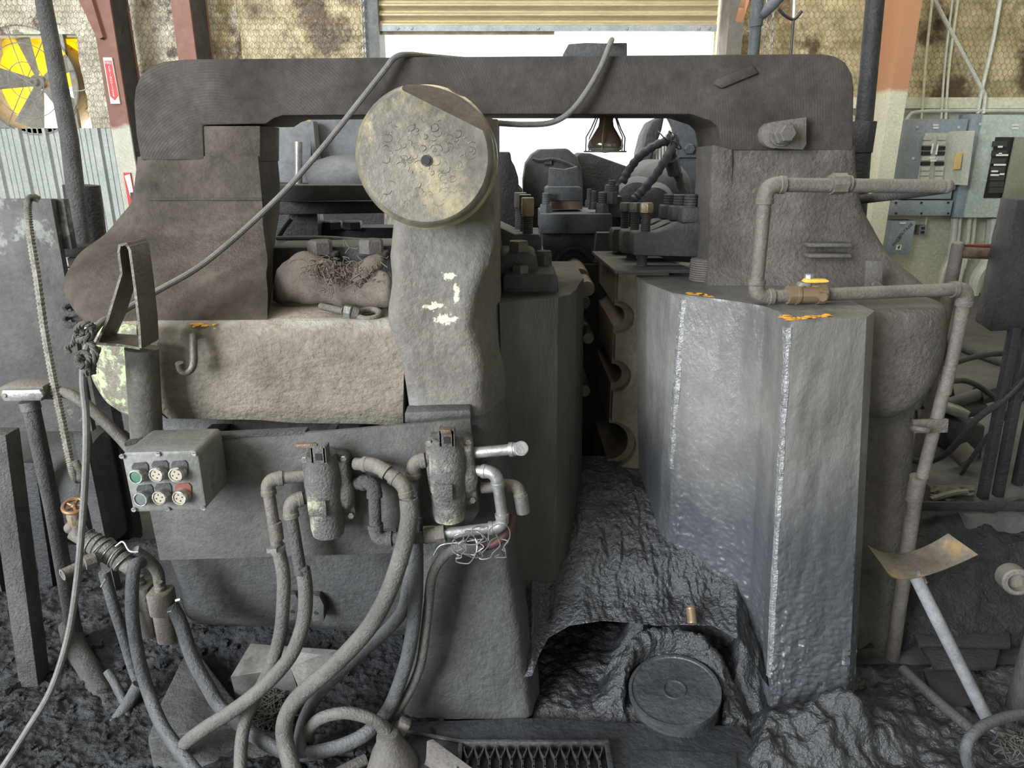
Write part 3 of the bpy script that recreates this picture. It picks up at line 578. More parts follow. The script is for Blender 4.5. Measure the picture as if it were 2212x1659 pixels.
# central post and its flared foot
def psec(py, Yf, xl, xf, xs, Ys, Yb=2.45, m=12):
    z = P(CX, py, Yf).z; XL = proj_x(xl, Yf, z); XF = proj_x(xf, Yf, z); XS_ = proj_x(xs, Ys, z)
    return [V(XL + .02, Yb, z), V(XL, Yf + .05, z), V(XL + .012, Yf + .012, z)] + [V(XL + .03 + (XF - XL - .05) * i / m, Yf, z) for i in range(m + 1)] + [V(XF, Yf + .015, z), V((XF + XS_) / 2, (Yf + Ys) / 2 + .01, z), V(XS_, Ys, z), V(XS_, Yb, z)]
rows = [psec(255, 1.9, 848, 1060, 1074, 1.97), psec(500, 1.83, 845, 1068, 1076, 1.92), psec(560, 1.81, 838, 1056, 1078, 1.95), psec(620, 1.8, 838, 1036, 1080, 1.97), psec(690, 1.8, 834, 1022, 1082, 1.98), psec(740, 1.795, 846, 1030, 1084, 1.98), psec(800, 1.79, 866, 1040, 1086, 1.98),
        psec(900, 1.79, 876, 1048, 1092, 1.95), psec(1050, 1.78, 880, 1078, 1100, 1.88), psec(1200, 1.77, 880, 1098, 1112, 1.85), psec(1400, 1.75, 874, 1126, 1140, 1.84), psec(1552, 1.725, 864, 1152, 1164, 1.83)]
sr = smooth_rows(rows, 5)
B().grid(sr[:36], closed=True, caps=True).jitter(.008, 9, 6).build('post', 'cast_post', press, ang=45)
B().grid(sr[35:], closed=True, caps=True).jitter(.008, 9, 6).build('post_foot', 'cast_low', press, ang=45)
# ledger strip welded on the post above the valve plate
B().prism([P(874, 892, 1.74), P(1016, 886, 1.74), P(1018, 906, 1.74), P(874, 914, 1.74)], (0, .06, 0)).jitter(.003, 40).build('welded_strip', 'plate', press, bevel=.004)
# big pin with a flat milled off its rim
c0 = P(916, 338, 1.60); c1 = P(938, 350, 1.9); R = 153 * S(338, 1.6); ax = (c1 - c0).normalized(); L = (c1 - c0).length
b = B().lathe(c0, ax, [(0, R * .02), (.0, R * .9), (.004, R * .935), (.02, R * .985), (.035, R), (.1, R), (.11, R * 1.045), (.16, R * 1.06), (.175, R * 1.02), (L, R * 1.02)], 64)
pin = b.build('pin', 'disc_steel', press, ang=30)
bm = bmesh.new(); bm.from_mesh(pin.data); pw = Vector(pin['_w'])
A_, B_, C_ = P(862, 194, 1.6), P(1064, 296, 1.6), P(1000, 200, 1.735); nrm = (B_ - A_).cross(C_ - A_).normalized()
if nrm.z < 0: nrm = -nrm
r_ = bmesh.ops.bisect_plane(bm, geom=bm.verts[:] + bm.edges[:] + bm.faces[:], plane_co=A_ - pw, plane_no=nrm, clear_outer=True)
ed = [e for e in r_['geom_cut'] if isinstance(e, bmesh.types.BMEdge)]
nf = bmesh.ops.contextual_create(bm, geom=ed)['faces']
for f in nf: f.material_index = 1; f.smooth = False
pin.data.materials.append(M['disc_rust']); bm.normal_update(); bm.to_mesh(pin.data); bm.free(); pin.data.set_sharp_from_angle(angle=math.radians(30))
def onface(x, y, off=.001):
    d = ray(x, y); t = (c0 - O).dot(ax) / d.dot(ax); return O + d * t - ax * off
hc = onface(921, 347)
B().lathe(hc + V(0, .004, 0), (0, -1, 0), [(0, .012), (.006, .012), (.006, .008), (-.01, .006)], 16, cap=False).build('centre_hole', 'dark_steel', pin)
B().cyl(hc + V(0, .006, 0), hc + V(0, -.004, 0), .0085, 14).build('centre_bore', 'black', pin)
random.seed(21); b = B()
for i in range(130):
    a = random.random() * 6.283; rr_ = random.uniform(15, 112); x = 916 + rr_ * math.cos(a); y = 345 + rr_ * math.sin(a) * .97
    if (y - 194) < (x - 862) * .52 + 22 or (x < 860 and y > 360 and random.random() < .8): continue
    k = 9; r = random.uniform(4, 13); a0 = random.random() * 6; sw = random.uniform(1.2, 4.5)
    b.tube([onface(x + r * math.cos(a0 + sw * j / k), y + r * .8 * math.sin(a0 + sw * j / k), -.0003) for j in range(k)], .0013 * random.uniform(.6, 1.4), 5)
b.build('dent_ridges', 'disc_steel', pin, kind='stuff')
# ---- right side
RZ = 1.244
top = [(1375, 597), (1398, 612), (1450, 632), (1480, 637), (1512, 641), (1560, 647), (1615, 655), (1654, 662), (1685, 674), (1708, 692), (1740, 692), (1800, 690), (1872, 685), (1889, 672)]
low = [(1385, 1285), (1392, 1310), (1410, 1370), (1425, 1390), (1450, 1400), (1500, 1420), (1560, 1440), (1610, 1470), (1640, 1505), (1662, 1545), (1690, 1548), (1750, 1550), (1830, 1552), (1844, 1538)]
tp = [PZ(x, y, RZ) for x, y in top]; lw = [PZ(x, y, -.02) for x, y in low]
tp = [V(tp[0].x + .01, 2.9, RZ)] + tp + [V(tp[-1].x + .005, 2.5, RZ)]; lw = [V(lw[0].x + .01, 2.9, -.02)] + lw + [V(lw[-1].x + .005, 2.5, -.02)]
rows = []
def dens(r, k=5): 
    o_ = []
    for i in range(len(r) - 1): o_ += [r[i].lerp(r[i + 1], t / k) for t in range(k)]
    return o_ + [r[-1]]
tp, lw = dens(tp, 14), dens(lw, 14); NR = 280
for i in range(NR + 1):
    t = i / NR; rows.append([a.lerp(c, t) for a, c in zip(tp, lw)])
tops = [[p + V(0, .006, .0) for p in rows[0]]]
b = B().grid(rows, closed=True, caps=True)
for p in b.v:
    k = max(0, min(1, (1.1 - p.z) / .9)); q = p * 16
    if p.z < 1.24: p += V(-.35, -.9, 0) * (noise.noise(V(q.x * 1.6, q.y * 1.6, q.z * .4)) * .005 + noise.noise(V(q.x * 4, q.y * 4, q.z * .5)) * .0008 + k * k * (.006 * noise.noise(V(q.x * 3, q.y * 3, q.z * 1.8)) + .0055 * noise.noise(q * 5) + .0035 * noise.noise(q * 10)))
b.build('frame_block', 'wet_cast', press, ang=32)
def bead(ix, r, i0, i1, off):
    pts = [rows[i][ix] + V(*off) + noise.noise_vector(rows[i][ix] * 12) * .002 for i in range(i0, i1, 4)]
    B().tube(pts, [r * (.86 + .2 * noise.noise(p * 9)) for p in pts], 8, k=2).build('worn_highlight_ridge', 'wet_highlight_bead', press)  # added pale bead shapes the ridge highlight along with its bare-metal wear
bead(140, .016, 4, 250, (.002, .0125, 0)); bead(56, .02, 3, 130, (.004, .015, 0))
def strip(pts, r, m, name, seed, n=60):
    random.seed(seed); b = B()
    for i in range(n):
        t = random.random() * (len(pts) - 1); k = int(t); p = Vector(pts[k]).lerp(Vector(pts[min(k + 1, len(pts) - 1)]), t - k)
        p += V(random.gauss(0, 1), random.gauss(0, 1), random.gauss(0, .5)) * r; s = random.uniform(.002, .006)
        b.ell(p, s * random.uniform(1, 3), s * random.uniform(1, 2), s * .5, n=6, m=4)
    b.build(name, m, press, kind='stuff')
strip([PZ(1692, 684, RZ), PZ(1712, 690, RZ), PZ(1800, 682, RZ)], .004, 'orange_rust', 'rust_crust', 3, 70)
strip([PZ(1480, 634, RZ), PZ(1540, 641, RZ)], .004, 'orange_rust', 'rust_crust', 4, 22)
strip([P(415, 702, 1.85), P(470, 706, 1.845)], .004, 'orange_rust', 'rust_crust', 5, 16)
# bulging boss on the right and the dark side under it
def rsec(py, Yf, xl, xr, rr, Yb=2.5): return sec(py, Yf, xl, xr, 0, rr, Yb)
rows = [rsec(662, 1.98, 1870, 1990, .12), rsec(672, 1.95, 1870, 2018, .16), rsec(700, 1.93, 1870, 2028, .17), rsec(780, 1.93, 1870, 2024, .17), rsec(840, 1.93, 1870, 2004, .16), rsec(880, 1.94, 1870, 1975, .13), rsec(902, 1.98, 1870, 1940, .1)]
B().grid(smooth_rows(rows, 4), closed=True, caps=True).jitter(.006, 9, 8).build('side_boss', 'cast', press, ang=60)
rows = [rsec(880, 2.05, 1860, 1972, .06), rsec(1100, 2.05, 1860, 1958, .06), rsec(1250, 2.05, 1850, 1945, .05), rsec(1500, 2.05, 1840, 1915, .05)]
B().grid(smooth_rows(rows, 4), closed=True, caps=True).jitter(.006, 9, 8).build('side_wall', 'cast', press, ang=60)
# right tower, flaring to the right at the foot
rows = [rsec(315, YB + .005, 1538, 1843, .03), rsec(400, YB, 1536, 1848, .03), rsec(450, YB - .005, 1535, 1862, .04), rsec(490, YB - .01, 1534, 1880, .05), rsec(530, YB - .02, 1533, 1902, .05), rsec(575, YB - .03, 1531, 1938, .05), rsec(600, YB - .05, 1530, 1968, .05), rsec(622, YB - .07, 1530, 1995, .05)]
B().grid(smooth_rows(rows, 5), closed=True, caps=True).jitter(.005, 10, 12).build('side_tower', 'cast', press, ang=50)
B().prism([P(1538, 312, YB - .004), P(1584, 322, YB - .004), P(1583, 560, YB - .004), P(1562, 625, YB - .02), P(1532, 610, YB - .004)], (0, .02, 0)).build('corner_pad', 'cast', press, bevel=.008)
# bolted pad on the right tower
Y = YB - .04; b = B(); pts = [P(1742, 253, Y), P(1742, 312, Y), P(1735, 323, Y), P(1672, 320, Y)]
for i in range(7): a = math.pi / 2 + math.pi * i / 6; pts.append(P(1672 + 27 * math.cos(a), 292 - 30 * math.sin(a) * -1 if False else 292 - 29 * math.sin(a) * -1, Y))
pts = pts[:4] + pts[4:] 
b.prism(pts, (0, .05, 0)); pad = b.build('bolt_pad', 'brown_dust', press, bevel=.006)
B().lathe(P(1686, 289, Y), (0, -1, 0), [(0, .036), (.012, .036), (.012, .03)], 24).build('washer', 'brown_dust', press)
B().hexa(P(1688, 289, Y - .012), (.1, -1, 0), .022, .032).build('nut', 'brown_dust', press)
B().hexa(P(1696, 288, Y - .034), (.1, -1, 0), .024, .026).build('bolt_head', 'brown_dust', press)
# cast tag strips and small upright plate on the right tower
for y in (530, 553): B().prism([P(1747, y - 4, 2.22), P(1840, y - 4, 2.22), P(1840, y + 4, 2.22), P(1747, y + 4, 2.22)], (0, .05, 0)).build('tag_strip', 'brown_dust', press, bevel=.003)
B().prism([P(1872, 563, 2.16), P(1908, 565, 2.16), P(1905, 622, 2.16), P(1868, 622, 2.16)], (0, .012, 0)).build('small_plate', 'brown_dust', press, bevel=.002)
B().hexa(P(1888, 614, 2.155), (0, -1, 0), .01, .012).build('small_bolt', 'brown_dust', press)
B().prism([P(1896, 606, 2.12), P(1912, 620, 2.12), P(1896, 622, 2.12)], (0, .04, 0)).build('gusset', 'brown_dust', press)
# stub of a big threaded stud standing on the block
q = PZ(1520, 606, RZ); s = S(606, q.y); stud = B().thread(q, q + V(0, .0, 46 * s), 32 * s, .0065, 24); tag(stud.build('threaded_plug', 'pipe'), 'short grey threaded plug standing on the frame block', 'plug')
# ---- middle: left die block, gap, dies
pl = [(1078, 655), (1150, 648), (1205, 643), (1232, 636), (1246, 624), (1252, 612), (1261, 600)]
tp = [PZ(x, y, RZ) for x, y in pl]; bx = [proj_x(x, p.y, .35) for (x, y), p in zip([(1100, 0), (1150, 0), (1202, 0), (1228, 0), (1240, 0), (1248, 0), (1258, 0)], tp)]
lw = [V(x, p.y, .2) for x, p in zip(bx, tp)]
tp = [V(tp[0].x, 2.75, RZ)] + tp + [V(tp[-1].x, 2.75, RZ)]; lw = [V(lw[0].x, 2.75, .2)] + lw + [V(lw[-1].x, 2.75, .2)]
b = B().grid([[a.lerp(c, i / 20) for a, c in zip(tp, lw)] for i in range(21)], closed=True, caps=True).jitter(.003, 12); b.build('die_block', 'die_dark', press, ang=25)
Y = 2.12
b = B().prism([P(1086, 600, Y), P(1092, 592, Y), P(1196, 592, Y), P(1206, 602, Y), P(1206, 634, Y), P(1196, 642, Y), P(1086, 642, Y)], (0, .25, 0)); b.build('clamp_base', 'dark_steel', press, bevel=.01)
B().prism([P(1080, 548, Y + .06), P(1150, 548, Y + .06), P(1160, 556, Y + .06), P(1166, 598, Y + .06), P(1080, 600, Y + .06)], (0, .2, 0)).build('clamp_step', 'dark_steel', press, bevel=.01)
def nutz(x, y, Y, r, h, m='dark_steel', name='hex_nut'):  # upright hex
    B().hexa(P(x, y, Y), (0, 0, 1), h, r).build(name, m, press)
nutz(1120, 548, Y + .12, .034, .04, 'bracket'); nutz(1124, 597, Y + .03, .027, .035, 'bracket'); nutz(1174, 575, Y + .2, .03, .05)
# clamps: three in a row going back on the right
for i, (dx, dy, Y) in enumerate(((0, 0, 2.42), (-24, -4, 2.58), (-46, -8, 2.74))):
    f = lambda x, y: P(x + dx, y + dy, Y)
    B().prism([f(1368, 512), f(1372, 503), f(1420, 503), f(1446, 494), f(1466, 484), f(1520, 480), f(1520, 556), f(1368, 552)], (0, .09, 0)).build('clamp', 'dark_steel', press, bevel=.006)
    a = f(1399, 505); B().thread(V(a.x, Y + .045, a.z), V(a.x, Y + .045, a.z + .068), .017, .006, 14).build('clamp_screw', 'dark_steel', press)
    B().hexa(V(a.x, Y + .045, a.z + .066), (0, 0, 1), .032, .024).build('screw_head', 'gold_steel' if i == 0 else 'bracket', press)
    a = f(1391, 580); B().thread(V(a.x, Y + .045, a.z), V(a.x, Y + .045, a.z + .05), .019, .006, 14).build('screw_tip', 'dark_steel', press)
    a = f(1492, 482); B().box2((a.x - .028, Y + .01, a.z), (a.x + .04, Y + .08, a.z + .05)).build('nut_block', 'dark_steel', press, bevel=.006)
    B().thread(V(a.x + .006, Y + .045, a.z + .045), V(a.x + .006, Y + .045, a.z + .09), .023, .008, 14).build('stud', 'dark_steel', press)
# die slab with half-round grooves facing the gap
def die(x0, x1, z0, z1, Y0, Y1, bites, m, name):
    pts = [V(x1, Y0, z1), V(x0, Y0, z1)]
    for (zc, r) in bites:
        for i in range(13): a = math.pi / 2 - math.pi * i / 12; pts.append(V(x0 + r * math.cos(a), Y0, zc + r * math.sin(a)))
    pts += [V(x0, Y0, z0), V(x1, Y0, z0)]
    return B().prism(pts, (0, Y1 - Y0, 0)).build(name, m, press, ang=30)
x0 = P(1328, 700, 2.44).x; x1 = P(1375, 700, 2.44).x + .1; zs = [P(1330, y, 2.44).z for y in (686, 812, 960)]
die(x0, x1, .2, 1.254, 2.47, 2.95, [(zs[0], .038), (zs[1], .038), (zs[2], .075)], 'die_tan', 'die')
die(x0 + .004, x1, .2, 1.254, 2.43, 2.468, [(zs[0], .062), (zs[1], .062), (zs[2], .095)], 'die_tan', 'die_face')
B().prism([PZ(1328, 592, 1.258), PZ(1278, 549, 1.258), PZ(1395, 549, 1.258), PZ(1500, 590, 1.258)], (0, 0, .012)).build('die_top', 'dark_steel', press, bevel=.002)
for (x, y, r, Y) in ((1252, 600, 22, 2.75), (1268, 624, 18, 2.6), (1271, 731, 13, 2.6), (1262, 845, 14, 2.6), (1262, 655, 14, 2.8)):
    B().lathe(P(x, y, Y), (0, 1, 0), [(0, r * S(y, Y) * .8), (.0, r * S(y, Y) * .9), (.006, r * S(y, Y)), (.3, r * S(y, Y))], 24).build('guide_rod', 'die_tan', press, ang=30)
B().box2((-.05, 2.95, .1), (.55, 3.02, 1.2)).build('gap_back', 'black_steel', press)
B().box2((proj_x(1090, 2.8, .2), 2.3, .0), (.5, 3.0, .3)).build('gap_floor', 'black_steel', press)
# middle rear block with studs and an upright plate
Y = 3.0
B().prism([P(1168, 462, Y), P(1322, 462, Y), P(1324, 505, Y), P(1168, 505, Y)], (0, .35, 0)).build('cross_block', 'rear_steel', press, bevel=.005)
B().prism([P(1172, 505, Y + .04), P(1286, 505, Y + .04), P(1280, 640, Y + .04), P(1176, 640, Y + .04)], (0, .3, 0)).build('cross_block_web', 'dark_steel', press)
B().torus(P(1240, 575, Y + .03), (0, 1, 0), .075, .012, 28, 8).build('bearing_ring', 'dark_steel', press)
B().prism([P(1290, 503, Y - .06), P(1330, 503, Y - .06), P(1326, 550, Y - .06), P(1284, 550, Y - .06)], (0, .1, 0)).build('cross_block_lug', 'rear_steel', press)
B().prism([P(1190, 434, Y + .12), P(1258, 434, Y + .12), P(1258, 452, Y + .12), P(1190, 452, Y + .12)], (0, .12, 0)).build('shim', 'rust_steel', press)
B().prism([P(1178, 407, Y + .1), P(1186, 403, Y + .1), P(1252, 403, Y + .1), P(1259, 408, Y + .1), P(1259, 434, Y + .1), P(1178, 434, Y + .1)], (0, .14, 0)).build('plate_foot', 'rear_steel', press, bevel=.006)
B().prism([P(1187, 362, Y + .14), P(1220, 366, Y + .14), P(1249, 359, Y + .14), P(1252, 405, Y + .14), P(1184, 405, Y + .14)], (0, .05, 0)).build('upright_plate', 'rear_steel', press, bevel=.005)
for (x, y, r, h, hx) in ((1179, 462, .028, .04, 1), (1300, 461, .03, .042, 1), (1280, 452, .02, .03, 1), (1272, 448, .018, .03, 1), (1321, 440, .026, .05, 1)):
    p = P(x, y, Y + .06); B().hexa(p, (0, 0, 1), h, r).build('hex_nut', 'rear_steel', press); B().thread(p + V(0, 0, h), p + V(0, 0, h + .045), r * .6, .008, 12).build('stud', 'rear_steel', press)
p = P(1321, 420, Y + .1); B().hexa(p, (0, 0, 1), .04, .032).build('screw_head', 'rear_steel', press)
B().prism([P(1308, 428, Y + .08), P(1345, 424, Y + .08), P(1345, 470, Y + .08), P(1308, 470, Y + .08)], (0, .1, 0)).build('screw_block', 'rear_steel', press, bevel=.005)
# left rear clamps, small screws with square heads
for i, (x, y0, y1, Y) in enumerate(((1140, 427, 512, 2.5), (1134, 420, 505, 2.66), (1124, 416, 500, 2.82))):
    s = S(460, Y); a = P(x, y1, Y); t = P(x, y0, Y); m_ = P(x, y0 + 40 - i * 4, Y)
    B().thread(a, m_, 12 * s, .006, 14).build('clamp_screw', 'dark_steel', press); B().box2((m_.x - 13 * s, Y - 13 * s, m_.z), (m_.x + 13 * s, Y + 13 * s, t.z)).build('screw_head', 'gold_steel' if i == 0 else 'bracket', press, bevel=.003)
    B().prism([P(1070, 486 - i * 5, Y - .03), P(1112, 506 - i * 5, Y - .03), P(1164, 506 - i * 5, Y - .03), P(1170, 514 - i * 5, Y - .03), P(1170, 545, Y - .03), P(1070, 545, Y - .03)], (0, .08, 0)).build('clamp', 'dark_steel', press, bevel=.005)
B().box2((proj_x(1070, 2.6, 1.2), 2.4, 1.0), (proj_x(1180, 2.6, 1.2), 3.0, P(1100, 560, 2.6).z)).build('clamp_bed', 'dark_steel', press)
# window on the left: floor shelf already the ledge; rear bars and bolts seen through it
Y = 2.52
B().prism([P(580, 535, 2.42), P(850, 530, 2.42), P(850, 650, 2.42), P(580, 650, 2.42)], (0, .2, 0)).build('flange', 'dark_steel', press, bevel=.008)
for x, y in ((692, 552, ), (803, 550)):
    B().box2(P(x - 32, y + 6, 2.36), P(x + 32, y - 6, 2.36) + V(0, .1, 0)).build('bolt_seat', 'dark_steel', press, bevel=.006); nutz(x, y - 4, 2.38, .042, .045, 'brown_dust')
B().prism([P(598, 400, 2.9), P(860, 400, 2.9), P(860, 432, 2.9), P(598, 436, 2.9)], (0, .12, 0)).build('cross_bar', 'dark_steel', press, bevel=.004)
B().prism([P(598, 436, 3.0), P(860, 434, 3.0), P(860, 460, 3.0), P(598, 464, 3.0)], (0, .12, 0)).build('cross_bar', 'black_steel', press, bevel=.004)
B().prism([P(625, 462, 3.1), P(685, 462, 3.1), P(688, 520, 3.1), P(618, 520, 3.1)], (0, .1, 0)).build('rear_bracket', 'black_steel', press)
B().prism([P(598, 492, 3.2), P(860, 492, 3.2), P(860, 560, 3.2), P(598, 560, 3.2)], (0, .15, 0)).build('rear_bar', 'black_steel', press)
for x in (720, 762): B().hexa(P(x, 494, 3.2), (0, 0, 1), .035, .045).build('rear_nut', 'black_steel', press)
B().tube([P(598, 515, 2.7), P(700, 514, 2.65), P(780, 519, 2.62), P(850, 520, 2.6)], .008, 8, k=4).build('rear_rod', 'brown_dust', press)
B().tube([P(602, 512, 2.72), P(616, 490, 2.72), P(630, 472, 2.72)], .008, 8, k=3).build('rear_rod', 'dark_steel', press)
B().tube([P(620, 533, 2.66), P(720, 534, 2.62), P(850, 524, 2.6)], .01, 8, k=4).build('rear_rod', 'dark_steel', press)
B().box2((proj_x(575, 2.6, 1), 2.5, .4), (proj_x(850, 2.6, 1), 3.4, 1.2)).build('rear_bed', 'black_steel', press)
# J hook welded to the ledge, bearing pads low on the bed
hk = B().tube([P(417, 722, 1.80), P(418, 760, 1.785), P(418, 782, 1.78), P(412, 798, 1.775), P(400, 804, 1.77), P(391, 798, 1.765), P(387, 784, 1.76)], 8.5 * S(760, 1.78), 12, k=4); hk.tube([P(417, 726, 1.80), P(417, 728, 1.86)], .009, 8)
hk.build('j_hook', 'bracket', press)
for k_, (x, y) in enumerate(((635, 1315), (686, 1318))):
    b = B().prism([P(x - 16, y - 30, 1.925), P(x + 4, y - 30, 1.925), P(x + 14, y - 10, 1.925), P(x + 14, y + 24, 1.925), P(x - 10, y + 26, 1.925), P(x - 18, y + 8, 1.925)], (0, .04, 0)); o = b.build('lug_plate', 'cast_low', press, bevel=.004)
    B().cyl(P(x - 4, y + 6, 1.922), P(x - 4, y + 6, 1.93), .006, 10).build('lug_hole', 'black', o)
# ================================================================ SLUDGE, PIT FLOOR
def fbm(q, o=4):
    s = 0; a = 1
    for i in range(o): s += a * noise.noise(q); q = q * 2.07; a *= .5
    return s
# slope of hardened sludge pouring out of the gap, with an undercut lip
ys = [985, 1015, 1060, 1120, 1200, 1280, 1345]; Ys = [2.5, 2.42, 2.3, 2.18, 2.06, 1.97, 1.87]
def lip_y(x):
    pts = [(1095, 1470), (1150, 1460), (1165, 1415), (1185, 1378), (1230, 1352), (1300, 1341), (1370, 1346), (1420, 1352), (1480, 1350), (1540, 1352), (1600, 1385), (1650, 1470), (1700, 1530)]
    for (a, ya), (b, yb) in zip(pts, pts[1:]):
        if a <= x <= b: t = (x - a) / (b - a); t = t * t * (3 - 2 * t) if False else t; return ya + (yb - ya) * t
    return 1350
NX, NY = 260, 190; rows = []
for i in range(NY + 1):
    t = i / NY; r = []
    for j in range(NX + 1):
        x = 1090 + 610 * j / NX; ly = lip_y(x); u = t * 6; k = min(5, int(u)); f = u - k
        yv = ys[k] + (ys[k + 1] - ys[k]) * f; Yv = Ys[k] + (Ys[k + 1] - Ys[k]) * f
        y = 985 + (yv - 985) * (ly - 985) / 360; z_ = P(x, yv, Yv).z
        Y = (H - z_) / ((H - P(x, y, 1).z)) if y > 900 else Yv
        if x < 1260: Y += (1260 - x) / 170 * .16 * min(1, t * 1.5)
        if x > 1590: Y += (x - 1590) / 110 * .3
        p = P(x, y, Y); q = V(p.x * 9, p.y * 5, p.z * 6)
        w = min(1, max(0, (x - 1180) / 160)); d = fbm(q, 3) * .018 - abs(fbm(V(q.x * 2.6, q.y * 1.3, q.z * 1.3) + V(5, 1, 2), 3)) * .016 * min(1, t * 2) + .004 * noise.noise(q * 9) + .0025 * noise.noise(q * 17)
        r.append(p + V(0, -.8, .55) * d * (.25 + .75 * w))
    rows.append(r)
lipr = rows[-1]; n_ = len(lipr)
for k in range(1, 5): rows.append([p + V(0, .1 * k + .02 * noise.noise(p * 20 + V(0, k, 0)), -.006 * k) for p in lipr])
sl = B().grid(rows).build('sludge_flow', 'sludge', None, ang=180, kind='stuff'); tag(sl, 'black wet hardened sludge pouring down under the die gap', 'sludge')
# cavity floor and mud mounds round the pail
def mound(name, px0, px1, py0, py1, nx, ny, hf, m, lab, cat):
    rows = []
    for i in range(ny + 1):
        r = []
        for j in range(nx + 1):
            x = px0 + (px1 - px0) * j / nx; y = py0 + (py1 - py0) * i / ny; p = PZ(x, y, 0); ef = min(1, min(j, nx - j) / 9, min(i, ny - i) / 7) if nx < 200 else 1; r.append(V(p.x, p.y, hf(x, y, p) * ef - .025 * (1 - ef)))
        rows.append(r)
    o = B().grid(rows).build(name, m, None, ang=180, kind='stuff'); return tag(o, lab, cat)
def h_cav(x, y, p):
    h = .008 + .014 * fbm(p * 9, 4) + .008 * noise.noise(p * 40)
    e = math.hypot((x - 1462) / 125, (y - 1475) / 105)             # pail sits here
    h += .11 * math.exp(-((e - 1.05) / .2) ** 2) * max(0, min(1, (1490 - y) / 60 + (x - 1462) / 180))
    h += .10 * math.exp(-((x - 1388) / 26) ** 2) * max(0, min(1, (1480 - y) / 80))
    h += .10 * max(0, (x - 1560) / 80) ** 1.3 * max(0, min(1, (1545 - y) / 80)) 
    return h if e > .8 else min(h, .03)
mound('sludge_pit', 1120, 1680, 1300, 1562, 110, 70, h_cav, 'sludge', 'lumpy black sludge filling the cavity around the pail lid', 'sludge')
pail = thing('pail', 'round black sludge-coated pail lid sunk in the cavity', 'pail', PZ(1457, 1492, .03))
c = PZ(1457, 1490, .085); nrm = V(-.12, -.1, 1).normalized(); R = 95 * S(1490, c.y)
B().lathe(c, nrm, [(-.1, R * .96), (-.012, R * .96), (-.012, R * 1.03), (.004, R * 1.03), (.004, R * .96), (0, R * .94), (0, R * .27), (.004, R * .26), (.004, R * .23), (0, R * .22)], 56).build('lid', 'bed_plate', pail, ang=30)
rows = []
for k, (h, rr_) in enumerate(((-.05, 1.08), (.04, 1.09), (.1, 1.12), (.125, 1.2), (.12, 1.32), (.09, 1.46), (.02, 1.64), (-.09, 1.85))):
    rows.append([c + V(math.cos(a) * R * rr_, math.sin(a) * R * rr_, (-.09 if h < 0 else -.09 + (h + .06) * max(0, min(1, .3 + .85 * math.sin(a + .1)))) ) + noise.noise_vector(V(math.cos(a) * 6, math.sin(a) * 6, k * .7)) * (.016 if k > 1 else .003) + noise.noise_vector(V(math.cos(a) * 17, math.sin(a) * 17, k * 1.7)) * (.008 if k > 1 else .001) for a in [math.radians(-40 + 262 * i / 110) for i in range(111)]])
rows = smooth_rows(rows, 3)
B().grid(rows).build('sludge_collar', 'sludge', pail, ang=80)
nz = thing('brass_fitting', 'small brass threaded fitting stuck in the sludge above the pail', 'fitting', P(1494, 1345, 1.84))
B().thread(P(1496, 1348, 1.845), P(1492, 1312, 1.885), 11 * S(1330, 1.85), .009, 14).build('body', 'brass', nz)
# ================================================================ GROUND
def h_left(x, y, p):
    base = .01 + .035 * max(0, fbm(V(p.x * 2.2, p.y * 2.2, 0), 3)) + .01 * fbm(p * 18, 4) + .007 * noise.noise(p * 55) + .005 * abs(noise.noise(p * 110))
    base += .16 * math.exp(-((p.x + .75) / .35) ** 2 - ((p.y - 2.25) / .22) ** 2)
    return max(-.01, base)
mound('soot_debris', -260, 960, 1180, 1720, 330, 220, h_left, 'debris', 'black soot and scale debris heaped on the floor at the left', 'debris')
def h_right(x, y, p):
    h = .012 + .02 * fbm(p * 12, 4) + .01 * noise.noise(p * 40)
    h += .13 * math.exp(-((x - 1790) / 130) ** 2 - ((y - 1600) / 55) ** 2) * (1 + .5 * fbm(p * 10, 3)) + .09 * math.exp(-((x - 1620) / 60) ** 2 - ((y - 1640) / 50) ** 2) * (1 + .8 * fbm(p * 12, 3))
    return max(-.015, h)
mound('sludge_heap', 1600, 2330, 1420, 1740, 130, 70, h_right, 'sludge', 'glossy black sludge heap at the foot of the frame block', 'sludge')
# rubble slope up to the raised floor
rows = []
for i in range(41):
    t = i / 40; r = []
    for j in range(61):
        X = 1.18 + 1.6 * j / 60; Y = 2.06 + .4 * t; z = .0 + .37 * (t ** .7); q = V(X * 8, Y * 8, z * 8); r.append(V(X, Y - .03 * fbm(q, 4), z + .025 * fbm(q * 1.3 + V(3, 3, 3), 4)))
    rows.append(r)
tag(B().grid(rows).build('soot_bank', 'soot', None, ang=180, kind='stuff'), 'black soot bank sloping up to the raised floor on the right', 'debris')
# bed plates in front of the press
bp = thing('bed_plate', 'flat soot-coated steel bed plate on the floor under the pail', 'plate', PZ(1300, 1600, 0))
def fpoly(pts, z, t, name, m, parent, bev=.003): return B().prism([PZ(x, y, z) for x, y in pts], (0, 0, -t)).jitter(.003, 25).build(name, m, parent, bevel=bev)
fpoly([(850, 1560), (1160, 1551), (1400, 1562), (1600, 1566), (1625, 1600), (1640, 1720), (800, 1720), (820, 1610)], .022, .05, 'slab', 'bed_plate', bp)
fpoly([(1362, 1618), (1590, 1626), (1600, 1760), (1362, 1760)], .032, .02, 'raised_slab', 'bed_plate', bp)
B().tube([PZ(870, 1577, .03), PZ(1000, 1602, .03), PZ(1090, 1612, .03)], .006, 8, k=4).build('edge_rod', 'bed_plate', bp)
